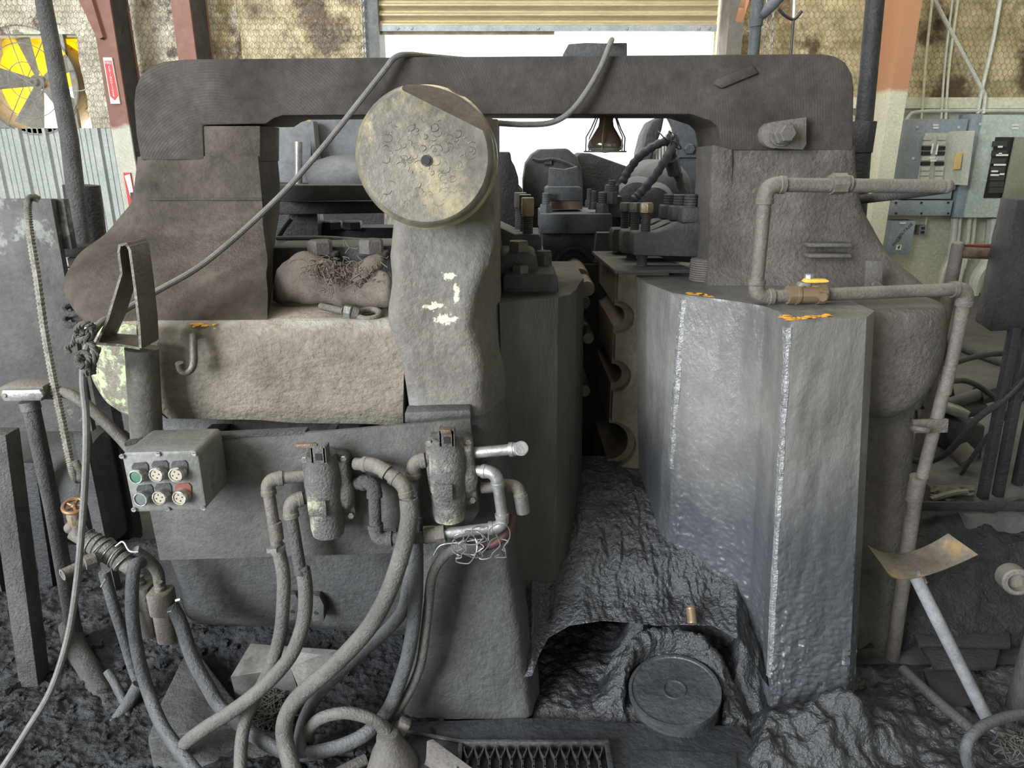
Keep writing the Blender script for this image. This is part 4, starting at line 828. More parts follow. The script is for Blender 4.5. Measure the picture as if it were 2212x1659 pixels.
# grating of crimped bars
gr = thing('floor_grating', 'crimped-bar steel floor grating at the foot of the press', 'grating', PZ(1150, 1630, 0))
zt = .05; xs = [1012 + 23.2 * i for i in range(13)]
for i, x in enumerate(xs):
    for sgn in (-1, 1):
        a = PZ(x, 1612, zt); pts = []
        for k in range(31):
            yy = a.y - .36 * k / 30; pts.append(V(a.x + sgn * (.0055 + .0075 * math.cos(k / 30 * 2 * math.pi * 3.2)), yy, zt))
        b = B(); b.grid([[p + V(-.0018, 0, 0) for p in pts], [p + V(.0018, 0, 0) for p in pts], [p + V(.0018, 0, -.025) for p in pts], [p + V(-.0018, 0, -.025) for p in pts]], closed=False); b.grid([[p + V(-.0018, 0, -.025) for p in pts], [p + V(-.0018, 0, 0) for p in pts]])
        b.build('crimped_bar', 'bed_plate', gr, ang=60)
a, c = PZ(1000, 1606, zt), PZ(1306, 1606, zt)
B().box2((a.x - .01, a.y, .022), (c.x + .012, a.y + .012, zt + .004)).build('frame_bar', 'bed_plate', gr, bevel=.002)
B().box2((c.x, a.y - .4, .022), (c.x + .014, a.y, zt + .004)).build('frame_bar', 'bed_plate', gr, bevel=.002)
B().box2((a.x - .012, a.y - .4, .022), (a.x, a.y, zt + .004)).build('frame_bar', 'bed_plate', gr, bevel=.002)
# ================================================================ PIPE WORK HELPERS
def pipework(parent, pts, r, m='pipe', me=None, collar=1.28, ends=(True, True), bend=1.9):
    me = me or m; n = len(pts); seg = []
    for i in range(n - 1):
        d = (pts[i + 1] - pts[i]); L = d.length; d.normalize()
        a = pts[i] + d * (min(bend * r, L * .45) if i > 0 else 0); c = pts[i + 1] - d * (min(bend * r, L * .45) if i < n - 2 else 0)
        B().cyl(a, c, r, 16).build('pipe', m, parent); seg.append((a, c, d))
    for i in range(n - 2):
        a = seg[i][1]; c = seg[i + 1][0]; p = pts[i + 1]; arc = [a * (1 - t) ** 2 + p * 2 * t * (1 - t) + c * t * t for t in [k / 8 for k in range(9)]]
        b = B().tube(arc, r * 1.18, 16); d0, d1 = seg[i][2], seg[i + 1][2]
        b.lathe(a - d0 * r * .75, d0, [(0, r * 1.05), (0, r * collar), (r * .7, r * collar), (r * .85, r * 1.15)], 16); b.lathe(c + d1 * r * .75, -d1, [(0, r * 1.05), (0, r * collar), (r * .7, r * collar), (r * .85, r * 1.15)], 16)
        b.build('elbow', me, parent)
def coupling(parent, a, c, r, m, hexn=False, name='coupling'):
    B().lathe(a, c - a, [(0, r * .9), (0, r), ((c - a).length, r), ((c - a).length, r * .9)], 8 if hexn else 18).build(name, m, parent, ang=30)
# ---- air pipe with the yellow-handled ball valve on the right
air = thing('air_pipe', 'brown dusty air pipe run with elbows and a yellow-handled ball valve', 'pipe', PZ(1640, 650, RZ))
r = 14.5 * S(630, 1.93); Ya = 1.94
pts = [P(2042, 403, 1.98), P(1655, 399, Ya), P(1632, 642, Ya), P(2090, 624, 2.0), P(2040, 850, 2.0), P(1965, 1180, 2.02), P(1930, 1420, 2.04)]
pipework(air, pts[:4] + [pts[4]], r, 'pipe')
B().cyl(P(2052, 790, 2.0), P(1992, 1030, 2.01), r, 16).build('drop_pipe', 'pipe', air); B().cyl(P(1980, 1050, 2.02), P(1925, 1440, 2.04), r * 1.2, 16).build('drop_pipe', 'pipe', air)
coupling(air, P(1984, 1030, 2.01), P(1974, 1080, 2.02), r * 1.35, 'pipe'); coupling(air, P(1826, 397, 1.955), P(1796, 397, 1.952), r * 1.5, 'pipe', True, 'union'); coupling(air, P(1836, 397, 1.955), P(1790, 397, 1.952), r * 1.2, 'pipe')
B().ell(P(2044, 403, 1.98), r * 1.05, r * 1.1, r * 1.05).build('end_cap', 'pipe', air)
B().tube([P(2040, 406, 2.0), P(1960, 418, 2.25), P(1850, 432, 2.6)], r * .85, 14).build('return_pipe', 'pipe_dark', air)
vc = P(1742, 636, 1.945); dv = V(1, .08, 0).normalized()
B().lathe(vc - dv * .055, dv, [(0, r * 1.2), (0, r * 1.4), (.022, r * 1.4), (.022, r * 1.55), (.03, r * 1.55), (.03, r * 1.35), (.085, r * 1.35), (.085, r * 1.5), (.105, r * 1.5), (.11, r * 1.2)], 12).build('valve_body', 'brass', air, ang=30)
B().cyl(vc + V(.03, -.02, .0), vc + V(.03, -.04, 0), .012, 12).build('valve_plug', 'brass', air)
B().cyl(vc, vc + V(0, 0, .045), .011, 12).build('valve_stem', 'brass', air); B().hexa(vc + V(0, 0, .045), (0, 0, 1), .012, .012).build('stem_nut', 'galv', air)
B().prism([P(1722, 625, 1.93), P(1730, 611, 1.93), P(1752, 611, 1.93), P(1752, 618, 1.93), P(1735, 620, 1.93), P(1733, 627, 1.93)], (0, .025, 0)).build('handle_root', 'galv', air, bevel=.002)
B().prism([P(1738, 611, 1.92), P(1744, 604, 1.92), P(1790, 605, 1.92), P(1793, 609, 1.92), P(1786, 611, 1.92), P(1750, 612, 1.92)], (0, .028, 0)).build('valve_handle', 'yellow_handle', air, bevel=.003)
B().prism([P(1973, 908, 1.985), P(2050, 906, 1.985), P(2048, 935, 1.985), P(1975, 936, 1.985)], (0, .012, 0)).build('clamp_plate', 'pipe', air, bevel=.002)
B().torus(P(1988, 928, 1.97), (.2, .3, 1), r * 1.15, .008, 20, 8).build('pipe_clamp', 'pipe', air)
# ================================================================ MOUNTING PLATES, CONTROL BOX
mp = thing('mounting_plate', 'dark steel mounting plate behind the control box', 'plate', P(560, 1210, 1.72))
B().prism([P(268, 962, 1.72), P(300, 952, 1.72), P(660, 934, 1.72), P(1012, 900, 1.72) if False else P(840, 925, 1.72), P(860, 1195, 1.72), P(345, 1211, 1.72), P(322, 1100, 1.72)], (0, .012, 0)).build('plate', 'plate', mp, bevel=.002)
B().prism([P(268, 957, 1.715), P(300, 949, 1.715), P(660, 931, 1.715), P(660, 938, 1.715), P(300, 956, 1.715), P(268, 964, 1.715)], (0, .03, 0)).jitter(.003, 60).build('weld_bead', 'pipe_dark', mp)
for x, y in ((400, 1000), (760, 1000), (460, 1160), (800, 1160)): B().box2(P(x - 20, y + 10, 1.73), P(x + 20, y - 10, 1.73) + V(0, .3, 0)).build('standoff', 'black_steel', mp)
vp = thing('mounting_plate', 'tilted dark plate carrying the two pneumatic valves', 'plate', P(850, 1150, 1.69))
B().prism([P(657, 937, 1.685), P(1016, 905, 1.685), P(1035, 1105, 1.685), P(1020, 1130, 1.685), P(690, 1152, 1.685), P(682, 1130, 1.685)], (0, .014, 0)).build('plate', 'plate', vp, bevel=.002)
for x, y in ((700, 960), (990, 940), (710, 1130), (1000, 1110)): B().box2(P(x - 8, y + 8, 1.69), P(x + 8, y - 8, 1.69) + V(0, .12, 0)).build('standoff', 'black_steel', vp)
cb = thing('control_box', 'grey-green control box with six round push buttons', 'control box', P(355, 1106, 1.6))
Yc = 1.555; fr = [(262, 984), (270, 977), (420, 973), (428, 980), (446, 1096), (440, 1102), (294, 1107), (286, 1100)]
B().prism([P(x, y, Yc) for x, y in fr], (0, .145, 0)).build('enclosure', 'box_paint', cb, bevel=.006)
for x, y in ((264, 985), (342, 980), (420, 979), (290, 1100), (363, 1099), (440, 1097)):
    o = B().cyl(P(x, y, Yc - .001), P(x, y, Yc - .001) + V(0, -.004, 0), .006, 10).build('corner_screw', 'galv', cb); B().box(P(x, y, Yc - .0052), (.009, .001, .0015)).build('screw_slot', 'black', o)
sc = S(1040, Yc); btn = [(301, 1024, 'green_button', 0), (344, 1020, 'pale_button', 1), (386, 1020, 'pale_button', 1), (311, 1072, 'grey_button', 0), (351, 1069, 'pale_button', 1), (394, 1069, 'pale_button', 1)]
for i, (x, y, m_, holes) in enumerate(btn):
    c = P(x, y, Yc); d = V(-.12, -1, .08).normalized(); o = B().lathe(c + V(.004, .002, 0), d, [(0, 17 * sc), (.006, 17 * sc), (.008, 16 * sc), (.014, 17 * sc), (.02, 17 * sc), (.024, 15.5 * sc), (.024, 13 * sc), (.021, 12.8 * sc)], 28, cap=False).build('push_button', 'chrome', cb, ang=40)
    B().prism([P(x - 16, y - 16, Yc - .001), P(x - 12, y - 24, Yc - .001), P(x + 14, y - 26, Yc - .001), P(x + 19, y - 20, Yc - .001), P(x + 21, y + 4, Yc - .001), P(x - 10, y + 6, Yc - .001)], (0, -.002, 0)).build('legend_plate', 'red_tag' if i == 5 else 'dark_steel', o)
    e = c + V(.004, .002, 0) + d * .0205; B().lathe(e, d, [(0, 12.9 * sc), (.001, 12 * sc), (.0015, 3 * sc)] if not holes else [(0, 12.9 * sc), (.001, 12.5 * sc)], 24).build('button_face', m_, o)
    if holes:
        X_, Y_, D_ = frame(d)
        for k in range(4): a = math.pi / 4 + k * math.pi / 2 + .5; q = e + (X_ * math.cos(a) + Y_ * math.sin(a)) * 7 * sc; B().cyl(q, q + d * .0016, 1.8 * sc, 8).build('pin_hole', 'black', o)
# ================================================================ PNEUMATIC VALVES
def valve(x, y, Yv, lab, lever, s=1.0):
    o = P(x, y, Yv); v = thing('pneumatic_valve', lab, 'valve', o - V(0, 0, .105), 'pneumatic valves on the tilted plate'); q = lambda a, b, c: o + V(a, b, c) * s
    B().prism([q(-.06, 0, .075), q(-.05, 0, .092), q(.045, 0, .092), q(.058, 0, .08), q(.062, 0, .01), q(.068, 0, -.085), q(.05, 0, -.098), q(-.04, 0, -.098), q(-.052, 0, -.08), q(-.06, 0, .0)], (0, .04, 0)).build('flange', 'valve', v, bevel=.004)
    B().lathe(q(-.004, -.012, -.125), (0, 0, 1), [(0, .03), (0, .04), (.02, .043), (.075, .043), (.08, .046), (.17, .046), (.19, .042), (.215, .036), (.225, .036), (.225, .03)], 26).build('body', 'valve', v, ang=40)
    B().box2(q(-.036, -.066, -.052), q(.012, -.03, -.006)).build('port_boss', 'valve', v, bevel=.006)
    B().ell(q(.045, -.005, -.015), .026, .026, .045).build('side_bulge', 'valve', v)
    B().tube([q(.045, -.005, .075), q(.045, -.005, -.03)], [.014, .022], 12).build('side_channel', 'valve', v)
    for a, c in ((-.05, .078), (.048, .08), (.056, -.08)): B().hexa(q(a, 0, c), (0, -1, 0), .008, .009).build('flange_bolt', 'chrome', v)
    B().cyl(q(-.05, -.001, -.06), q(-.05, -.003, -.06), .006, 10).build('bolt_hole', 'black', v)
    B().prism([q(-.02, -.05, .088), q(.018, -.05, .088), q(.018, -.05, .135), q(-.02, -.05, .135)], (0, .006, 0)).build('lever_bracket', 'valve', v, bevel=.002)
    B().box2(q(-.02, -.05, .088), q(-.014, -.012, .13)).build('bracket_cheek', 'valve', v); B().box2(q(.012, -.05, .088), q(.018, -.012, .13)).build('bracket_cheek', 'valve', v)
    B().box2(q(-.008, -.052, .098), q(.007, -.049, .115)).build('bracket_slot', 'black', v)
    B().box(q(*lever[0]), lever[1]).build('lever', 'rust_steel', v, bevel=.003)
    return v
v1 = valve(707, 1052, 1.645, 'pneumatic valve with a lever pointing left, nearer the control box', ((-.03, -.04, .132), (.055, .012, .012)))
v2 = valve(972, 1018, 1.645, 'pneumatic valve with a short lever, beside the post edge', ((-.002, -.045, .13), (.026, .025, .012)))
g1 = thing('pipe_assembly', 'elbowed grey pipes feeding the valve nearer the control box', 'pipe', P(620, 1190, 1.63)); r = 13 * S(1040, 1.63)
pipework(g1, [P(660, 1028, 1.66), P(576, 1036, 1.64), P(600, 1188, 1.62)], r, 'pipe')
coupling(g1, P(594, 1128, 1.625), P(599, 1165, 1.62), r * 1.12, 'pipe'); coupling(g1, P(600, 1178, 1.62), P(601, 1193, 1.62), r * 1.25, 'galv', name='hose_clamp')
B().box(P(588, 1188, 1.6), (.025, .012, .012)).build('clamp_screw', 'galv', g1)
pipework(g1, [P(668, 1074, 1.66), P(624, 1084, 1.64), P(650, 1240, 1.62)], r * 1.05, 'pipe_dark', 'pipe')
B().ell(P(655, 1235, 1.62), .02, .02, .02).jitter(.01, 60).build('clamp_lump', 'pipe_dark', g1)
g2 = thing('pipe_assembly', 'galvanised and sooty pipe loop linking the two valves', 'pipe', P(950, 1165, 1.63))
pipework(g2, [P(768, 1002, 1.655), P(812, 1004, 1.63), P(872, 1046, 1.6), P(882, 1082, 1.59)], r * 1.05, 'pipe', bend=1.5)
pipework(g2, [P(768, 1045, 1.655), P(808, 1040, 1.635), P(812, 1165, 1.62), P(930, 1160, 1.62)], r * 1.05, 'pipe_dark', 'pipe_dark')
coupling(g2, P(918, 1158, 1.62), P(942, 1155, 1.62), r * 1.35, 'pipe'); coupling(g2, P(942, 1155, 1.62), P(962, 1152, 1.62), r * 1.6, 'pipe', True, 'union')
pipework(g2, [P(960, 1152, 1.62), P(1088, 1138, 1.62), P(1072, 1020, 1.625), P(1022, 1016, 1.65)], r * .95, 'galv', 'galv')
pipework(g2, [P(928, 992, 1.66), P(892, 998, 1.655), P(898, 1120, 1.66)], r * 1.05, 'pipe_dark', 'pipe')
pipework(g2, [P(1016, 979, 1.66), P(1124, 969, 1.64), P(1128, 968, 1.58)], r * .95, 'galv', 'galv', bend=1.2)
pipework(g2, [P(1040, 1054, 1.67), P(1118, 1048, 1.66), P(1126, 1085, 1.65)], r * .95, 'pipe', 'pipe', bend=1.6)
coupling(g2, P(1124, 1070, 1.65), P(1130, 1106, 1.65), r * 1.2, 'galv'); 
B().tube([P(1014, 1178, 1.65), P(1060, 1178, 1.65), P(1095, 1150, 1.65), P(1108, 1110, 1.66)], r * .75, 12, k=5).build('red_hose_end', 'red_hose', g2)
random.seed(5); wt = thing('wire_tangle', 'tangle of bare tie wire on the galvanised pipe', 'wire', P(1020, 1200, 1.6)); 
for i in range(9):
    cx, cy = random.uniform(985, 1080), random.uniform(1140, 1185); rx, ry = random.uniform(12, 34), random.uniform(14, 36); a0 = random.random() * 6; Yy = random.uniform(1.565, 1.605)
    B().tube([P(cx + rx * math.cos(a0 + k * .5) + k * random.uniform(-1, 2), cy + ry * math.sin(a0 + k * .5), Yy + .012 * math.sin(k + i)) for k in range(12)], .0016, 5, k=3).build('wire_strand', 'galv', wt)
B().tube([P(936, 1200, 1.6), P(952, 1178, 1.6), P(990, 1172, 1.6), P(1040, 1165, 1.59)], .0018, 5, k=4).build('wire_strand', 'galv', wt)
# ================================================================ HOSES
def hose(name, pts, rpx, m, lab, extra=None):
    r0 = rpx * S(pts[len(pts) // 2][1], 1.6); w = []
    for p in pts:
        if len(p) == 3 and p[2] != 0: w.append(P(*p))
        else: w.append(PZ(p[0], p[1], (p[3] if len(p) == 4 else r0 + .01)))
    return tag(B().tube(w, r0, 14, k=6).build(name, m), lab, 'hose', 'hoses hanging and lying in front of the press')
hose('air_hose', [(601, 1186, 1.62), (612, 1240, 1.61), (612, 1300, 1.6), (605, 1370, 1.6), (585, 1440, 1.6), (550, 1510, 1.6), (530, 1560, 1.57), (521, 1610, 1.53), (519, 1690, 1.46)], 14, 'hose', 'dusty hose hanging from the clamped pipe left of the valves')
hose('air_hose', [(655, 1232, 1.62), (660, 1280, 1.61), (656, 1340, 1.6), (634, 1405, 1.58), (600, 1452, 1.56), (552, 1498, 1.55), (500, 1537, 1.54), (440, 1575, 1.535), (402, 1605, 1.55), (390, 1628, 1.57)], 15, 'hose', 'dusty hose crossing down left from the lumpy clamp')
hose('air_hose', [(882, 1078, 1.59), (884, 1121, 1.58), (872, 1180, 1.57), (845, 1265, 1.56), (806, 1342, 1.56), (760, 1399, 1.56), (712, 1446, 1.56), (664, 1487, 1.56), (630, 1524, 1.56), (614, 1566, 1.54), (619, 1616, 1.515), (640, 1690, 1.44)], 18, 'hose', 'thick cracked hose sweeping from the elbow between the valves')
hose('air_hose', [(890, 1215, 1.66), (880, 1277, 1.66), (868, 1322, 1.66), (825, 1372, 1.66), (771, 1418, 1.66), (725, 1461, 1.65), (684, 1505, 1.64), (660, 1548, 1.61), (649, 1589, 1.58), (648, 1640, 1.53)], 14, 'hose_dark', 'dark hose behind the thick cracked hose')
hose('air_hose', [(897, 1115, 1.66), (899, 1236, 1.645), (896, 1317, 1.64), (885, 1399, 1.64), (866, 1467, 1.64), (838, 1534, 1.64), (800, 1577, 1.59), (760, 1602, 1.57), (711, 1619, 1.56), (655, 1628, 1.55), (610, 1622, 1.56), (560, 1595, 1.585), (515, 1561, 1.63), (475, 1526, 1.69), (447, 1480, 1.72), (415, 1420, 1.75), (390, 1345, 1.78), (370, 1306, 1.79)], 15, 'hose_dark', 'long hose looping along the floor to the solenoid valve')
hose('air_hose', [(1040, 1190, 1.625), (985, 1185, 1.63), (950, 1212, 1.64), (932, 1250, 1.65), (926, 1304, 1.66), (918, 1372, 1.66), (907, 1440, 1.66), (880, 1502, 1.66), (847, 1553, 1.65), (830, 1590, 1.62)], 11, 'hose', 'slimmer hose dropping from under the wire tangle')
hose('air_hose', [(668, 1600, 1.6), (664, 1582, 1.59), (690, 1553, 1.58), (739, 1540, 1.575), (779, 1545, 1.575), (812, 1559, 1.57), (836, 1580, 1.57)], 13, 'hose', 'short arched hose coupled to the cast nozzle')
hose('air_hose', [(305, 1215, 1.74), (290, 1226, 1.71), (285, 1290, 1.7), (288, 1350, 1.7), (301, 1426, 1.69), (320, 1494, 1.68), (347, 1562, 1.61), (380, 1612, 1.55), (440, 1690, 1.46)], 14, 'hose_dark', 'worn grey hose falling from the taped manifold')
hose('air_hose', [(225, 1235, 1.84), (244, 1304, 1.84), (266, 1372, 1.84), (288, 1445, 1.83), (303, 1482, 1.82)], 13, 'hose_dark', 'stiff sooty hose behind the worn grey one')
hose('air_hose', [(300, 1478, 1.8), (271, 1529, 1.77), (239, 1572, 1.72), (195, 1630, 1.66), (160, 1690, 1.6)], 15, 'hose_dark', 'sooty hose lying toward the lower corner under the thin cord')
hose('air_hose', [(232, 1450, 1.86), (250, 1480, 1.83), (270, 1525, 1.78), (277, 1575, 1.72), (269, 1620, 1.68), (245, 1690, 1.6)], 10, 'hose_dark', 'thin crooked hose on the soot beside the thick root-like pipe')
hose('buried_pipe', [(150, 1350, 2.08), (165, 1400, 2.0), (195, 1450, 1.93), (228, 1515, 1.83), (250, 1575, 1.74)], 27, 'pipe_dark', 'thick soot-caked pipe half buried below the conduit post')
# ================================================================ LONG CABLE AND CORDS
ZT = P(1000, 121, YB).z + .012
cable = B().tube([P(0, 1668, 1.45), P(60, 1575, 1.5), P(110, 1490, 1.53), P(146, 1380, 1.56), P(165, 1265, 1.58), P(176, 1150, 1.6), P(185, 1010, 1.62), P(186, 900, 1.64), P(179, 820, 1.66), P(186, 755, 1.68), P(215, 700, 1.7), P(255, 678, 1.78), P(330, 634, 1.86), P(450, 562, 1.98), P(600, 428, 2.13), P(700, 315, 2.2), P(780, 215, 2.24), P(830, 152, 2.26), P(852, 125, 2.27), P(880, 118, 2.3), V(P(930, 120, 2.4).x, 2.42, ZT), V(P(1060, 120, 2.5).x, 2.56, ZT), V(P(1200, 110, 2.7).x, 2.74, ZT), V(P(1290, 110, 2.75).x, 2.75, ZT + .02), P(1318, 92, 2.6), P(1321, 87, 2.44), P(1316, 100, 2.29), P(1295, 150, 2.27), P(1262, 205, 2.26), P(1228, 245, 2.26), P(1190, 265, 2.26), P(1140, 269, 2.24), P(1090, 267, 2.2), P(1040, 262, 2.1)], .0085, 10, k=8)
tag(cable.build('power_cable', 'cable'), 'long grey cable draped over the beam and down past the bracket', 'cable')
br = thing('braided_hose', 'braided metal hose hooked over the left sheet with a tight bend below', 'hose', P(175, 1035, 1.95))
rp = [P(85, 432, 2.2), P(70, 426, 2.19), P(60, 440, 2.18), P(64, 500, 2.16), P(80, 600, 2.12), P(97, 720, 2.08), P(115, 820, 2.04), P(132, 900, 2.0), P(150, 990, 1.95), P(160, 1028, 1.94), P(170, 1036, 1.94), P(174, 1022, 1.94), P(162, 995, 1.95)]
cp = catmull(rp, 24); rr_ = [.0105 + .0016 * (1 if i % 2 else -1) for i in range(len(cp))]; B().tube(cp, rr_, 8).build('braid', 'braid', br)
# ================================================================ LEFT CLUTTER
sp = thing('steel_cabinet', 'tall flaking grey sheet steel cabinet behind the braided hose', 'cabinet', P(80, 935, 2.3))
Y = 2.3
B().prism([P(-160, 430, Y), P(110, 430, Y), P(200, 932, Y), P(-100, 932, Y)], (0, .025, 0)).build('front_sheet', 'sheet_left', sp, bevel=.002)
B().prism([P(112, 430, Y + .03), P(137, 430, Y + .03), P(156, 538, Y + .03), P(134, 538, Y + .03)], (0, .03, 0)).build('side_flange', 'sheet_left', sp, bevel=.002)
B().prism([P(-140, 470, Y + .04), P(60, 470, Y + .04), P(130, 900, Y + .04), P(-90, 900, Y + .04)], (0, .15, 0)).build('body', 'dark_steel', sp)
for px in (-90, 175):
    q = P(px, 925, Y + .1); B().box2((q.x - .02, Y + .08, 0), (q.x + .02, Y + .12, q.z + .05)).build('leg', 'dark_steel', sp)
lt = thing('rail_frame', 'black steel rail behind the left tower', 'frame', P(200, 560, 2.75))
B().box2(P(130, 556, 2.75), P(300, 532, 2.75) + V(0, .08, 0)).build('rail', 'black_steel', lt, bevel=.004)
q = P(165, 556, 2.78); B().box2((q.x - .03, 2.77, 0), (q.x + .03, 2.83, q.z)).build('leg', 'black_steel', lt)
for k, (y, m_) in enumerate(((575, 'galv'), (583, 'dark_steel'), (592, 'dark_steel'))): B().tube([P(135, y + 6, 2.7), P(160, y, 2.7), P(200, y + 3, 2.72)], .005, 6, k=3).build('wire', m_, lt)
b = B()
for k, y in enumerate((655, 690)):
    w = [P(138, y, 2.05), P(160, y + 3 + 7 * k, 2.0), P(180, y - 2, 2.1)]
ch = thing('roller_chain_link', 'pair of dark steel loops on the rounded end of the press', 'link', P(158, 700, 2.02))
for y, m_ in ((668, 'pipe_dark'), (692, 'pipe_dark')):
    B().torus(P(160, y, 2.02), (.15, -.35, 1), .026, .009, 18, 8).build('loop', m_, ch); B().box(P(176, y + 3, 2.04), (.05, .02, .025)).build('lug', m_, ch, bevel=.004)
# conduit fitting on its post
cp_ = thing('conduit_post', 'conduit fitting with an oval cover on an upright pipe post', 'conduit', PZ(165, 1392, 0))
Yq = 2.1; base = PZ(168, 1400, .02); Yq = base.y
B().tube([P(66, 872, Yq), P(114, 1098, Yq), P(165, 1392, Yq)], 16.5 * S(1050, Yq), 16).build('post', 'pipe_dark', cp_)
B().cyl(P(62, 866, Yq), P(68, 884, Yq), 20 * S(870, Yq), 16).build('collar', 'pipe', cp_)
B().prism([P(-14, 866, Yq - .04), P(-14, 842, Yq - .04), P(10, 834, Yq - .04), P(92, 834, Yq - .04), P(96, 850, Yq - .04), P(90, 868, Yq - .04)], (0, .075, 0)).build('fitting_body', 'pipe', cp_, bevel=.008)
B().prism([P(0, 854, Yq - .052), P(4, 843, Yq - .052), P(84, 842, Yq - .052), P(94, 852, Yq - .052), P(88, 866, Yq - .052), P(8, 868, Yq - .052)], (0, .014, 0)).build('oval_cover', 'galv', cp_, bevel=.004)
for x in (8, 88): B().cyl(P(x, 855, Yq - .053), P(x, 855, Yq - .058), .006, 8).build('cover_screw', 'chrome', cp_)
B().tube([P(90, 848, Yq), P(130, 846, Yq), P(170, 862, Yq), P(220, 905, Yq), P(262, 948, Yq), P(285, 975, Yq)], 12 * S(900, Yq), 14, k=5).build('bent_pipe', 'pipe', cp_)
B().cyl(P(92, 848, Yq), P(116, 848, Yq), 15 * S(850, Yq), 14).build('coupling', 'pipe', cp_)
# square steel legs standing in the soot
sl_ = thing('steel_stand', 'square tubular steel stand leg planted in the soot by the conduit post', 'stand', PZ(70, 1490, 0))
Yl = PZ(70, 1490, 0).y
q0, q1 = P(-8, 942, Yl), P(64, 1500, Yl); d_ = (q1 - q0)
def leg(q0, q1, w, m, parent, name='leg'):
    b = B(); off = [V(-w / 2, 0, 0), V(w / 2, 0, 0), V(w / 2, w, 0), V(-w / 2, w, 0)]; b.grid([[q0 + o for o in off], [q1 + o for o in off]], closed=True, caps=True); b.build(name, m, parent, bevel=.003)
leg(P(-12, 940, Yl), P(64, 1500, Yl), .062, 'pipe_dark', sl_); leg(P(60, 1000, Yl + .55), P(124, 1420, Yl + .55), .05, 'black_steel', sl_)
dr = thing('motor_drum', 'dark horizontal drum under the steel cabinet', 'drum', V(-1.6, 2.75, .05))
c = P(95, 1060, 2.62); B().lathe(V(c.x - .35, 2.72, c.z - .02), (1, 0, 0), [(0, .2), (.0, .24), (.03, .25), (.55, .25), (.58, .24), (.58, .1)], 30).build('drum', 'dark_steel', dr, ang=40)
B().box2((c.x - .25, 2.6, -.02), (c.x + .15, 2.85, c.z - .2)).build('drum_foot', 'black_steel', dr)
# sheet metal bracket, round stub post and rope
bk = thing('strip_bracket', 'bent flat-bar triangle bracket standing on a round post', 'bracket', P(300, 760, 1.74))
def stripbar(pts, Y, w, t, name, m, parent):
    P3 = [P(x, y, Y) for x, y in pts]; b = B(); n = len(P3); L_ = []; 
    for i, p in enumerate(P3):
        d = (P3[min(i + 1, n - 1)] - P3[max(i - 1, 0)]).normalized(); nn = V(d.z, 0, -d.x) * t; L_.append((p - nn, p + nn))
    b.grid([[a, a + V(0, w, 0), c + V(0, w, 0), c] for a, c in L_], closed=True, caps=True); b.build(name, m, parent, ang=50)
stripbar([(208, 744), (232, 690), (262, 590), (256, 545), (258, 530), (270, 527), (278, 535)], 1.69, .085, .003, 'strut', 'bracket', bk)
stripbar([(262, 529), (272, 527), (280, 540), (291, 620), (300, 700), (303, 752)], 1.69, .09, .0032, 'upright', 'bracket', bk)
stripbar([(206, 742), (260, 746), (302, 753)], 1.69, .09, .0032, 'base_strip', 'bracket', bk)
B().cyl(P(291, 545, 1.735) + V(.002, 0, 0), P(291, 545, 1.735) + V(.012, 0, 0), .006, 10).build('hole', 'black', bk)
tag(B().tube([P(306, 752, 1.77), P(318, 960, 1.77)], 33 * S(850, 1.77), 26).build('round_post', 'post_paint'), 'fat round steel post under the triangle bracket', 'post')
rp_ = thing('rope', 'dirty knotted rope tied round the bracket foot', 'rope', P(190, 810, 1.67))
def ropebit(pts, r=.0055):
    w = catmull(pts, 10)
    for s_ in range(3):
        b = B(); X, Y_, D = frame(w[1] - w[0]); q = []
        for i, p in enumerate(w):
            d = (w[min(i + 1, len(w) - 1)] - w[max(i - 1, 0)]).normalized(); X, Yy, D = frame(d + V(.001, .002, 0)); a = i * .55 + s_ * 2.094; q.append(p + (X * math.cos(a) + Yy * math.sin(a)) * r * .8)
        b.tube(q, r * .75, 6); b.build('strand', 'rope', rp_)
ropebit([P(165, 712, 1.7), P(180, 700, 1.66), P(200, 705, 1.67), P(182, 722, 1.72), P(170, 735, 1.68), P(190, 730, 1.65), P(205, 712, 1.68)])
ropebit([P(188, 730, 1.66), P(205, 760, 1.65), P(198, 800, 1.66), P(185, 806, 1.66), P(200, 785, 1.64), P(212, 750, 1.66)])
ropebit([P(170, 768, 1.64), P(168, 785, 1.63), P(180, 792, 1.62), P(194, 778, 1.64), P(186, 764, 1.65), P(174, 766, 1.66), P(190, 800, 1.67), P(205, 802, 1.67)])
ropebit([P(150, 762, 1.75), P(145, 750, 1.75), P(158, 742, 1.74), P(165, 722, 1.73)], .005)
# ================================================================ MANIFOLD AND SOLENOID VALVES
mf = thing('taped_manifold', 'slanted taped pipe manifold with tie wire and a handwheel valve', 'manifold', P(240, 1240, 1.8))
Ym = 1.8; r = 21 * S(1200, Ym); A_, B_ = P(160, 1148, Ym), P(285, 1225, Ym - .03)
B().cyl(A_, B_, r * .85, 18).build('main_pipe', 'pipe', mf)
for i in range(7):
    t = .28 + i * .09; c = A_.lerp(B_, t); d = (B_ - A_).normalized(); B().lathe(c - d * .009, d + V(.1 * ((i % 3) - 1), 0, .1 * (i % 2)), [(0, r * .9), (.003, r * 1.05), (.016, r * 1.08), (.02, r * .9)], 18).build('tape_wrap', 'hose', mf)
B().ell(P(152, 1140, Ym), r * .6, r * .6, r * .6).build('plug', 'pipe', mf)
B().tube([P(170, 1150, Ym - .01), P(164, 1105, Ym - .03)], r * .55, 12).build('valve_stem', 'pipe', mf)
B().hexa(P(168, 1128, Ym - .02), (0, 0, 1), .03, r * .85).build('bonnet', 'gold_steel', mf)
hw = P(160, 1093, Ym - .03); wh = B(); dd = V(.15, -.35, 1).normalized(); wh.torus(hw, dd, .027, .006, 24, 8); X, Y_, D = frame(dd)
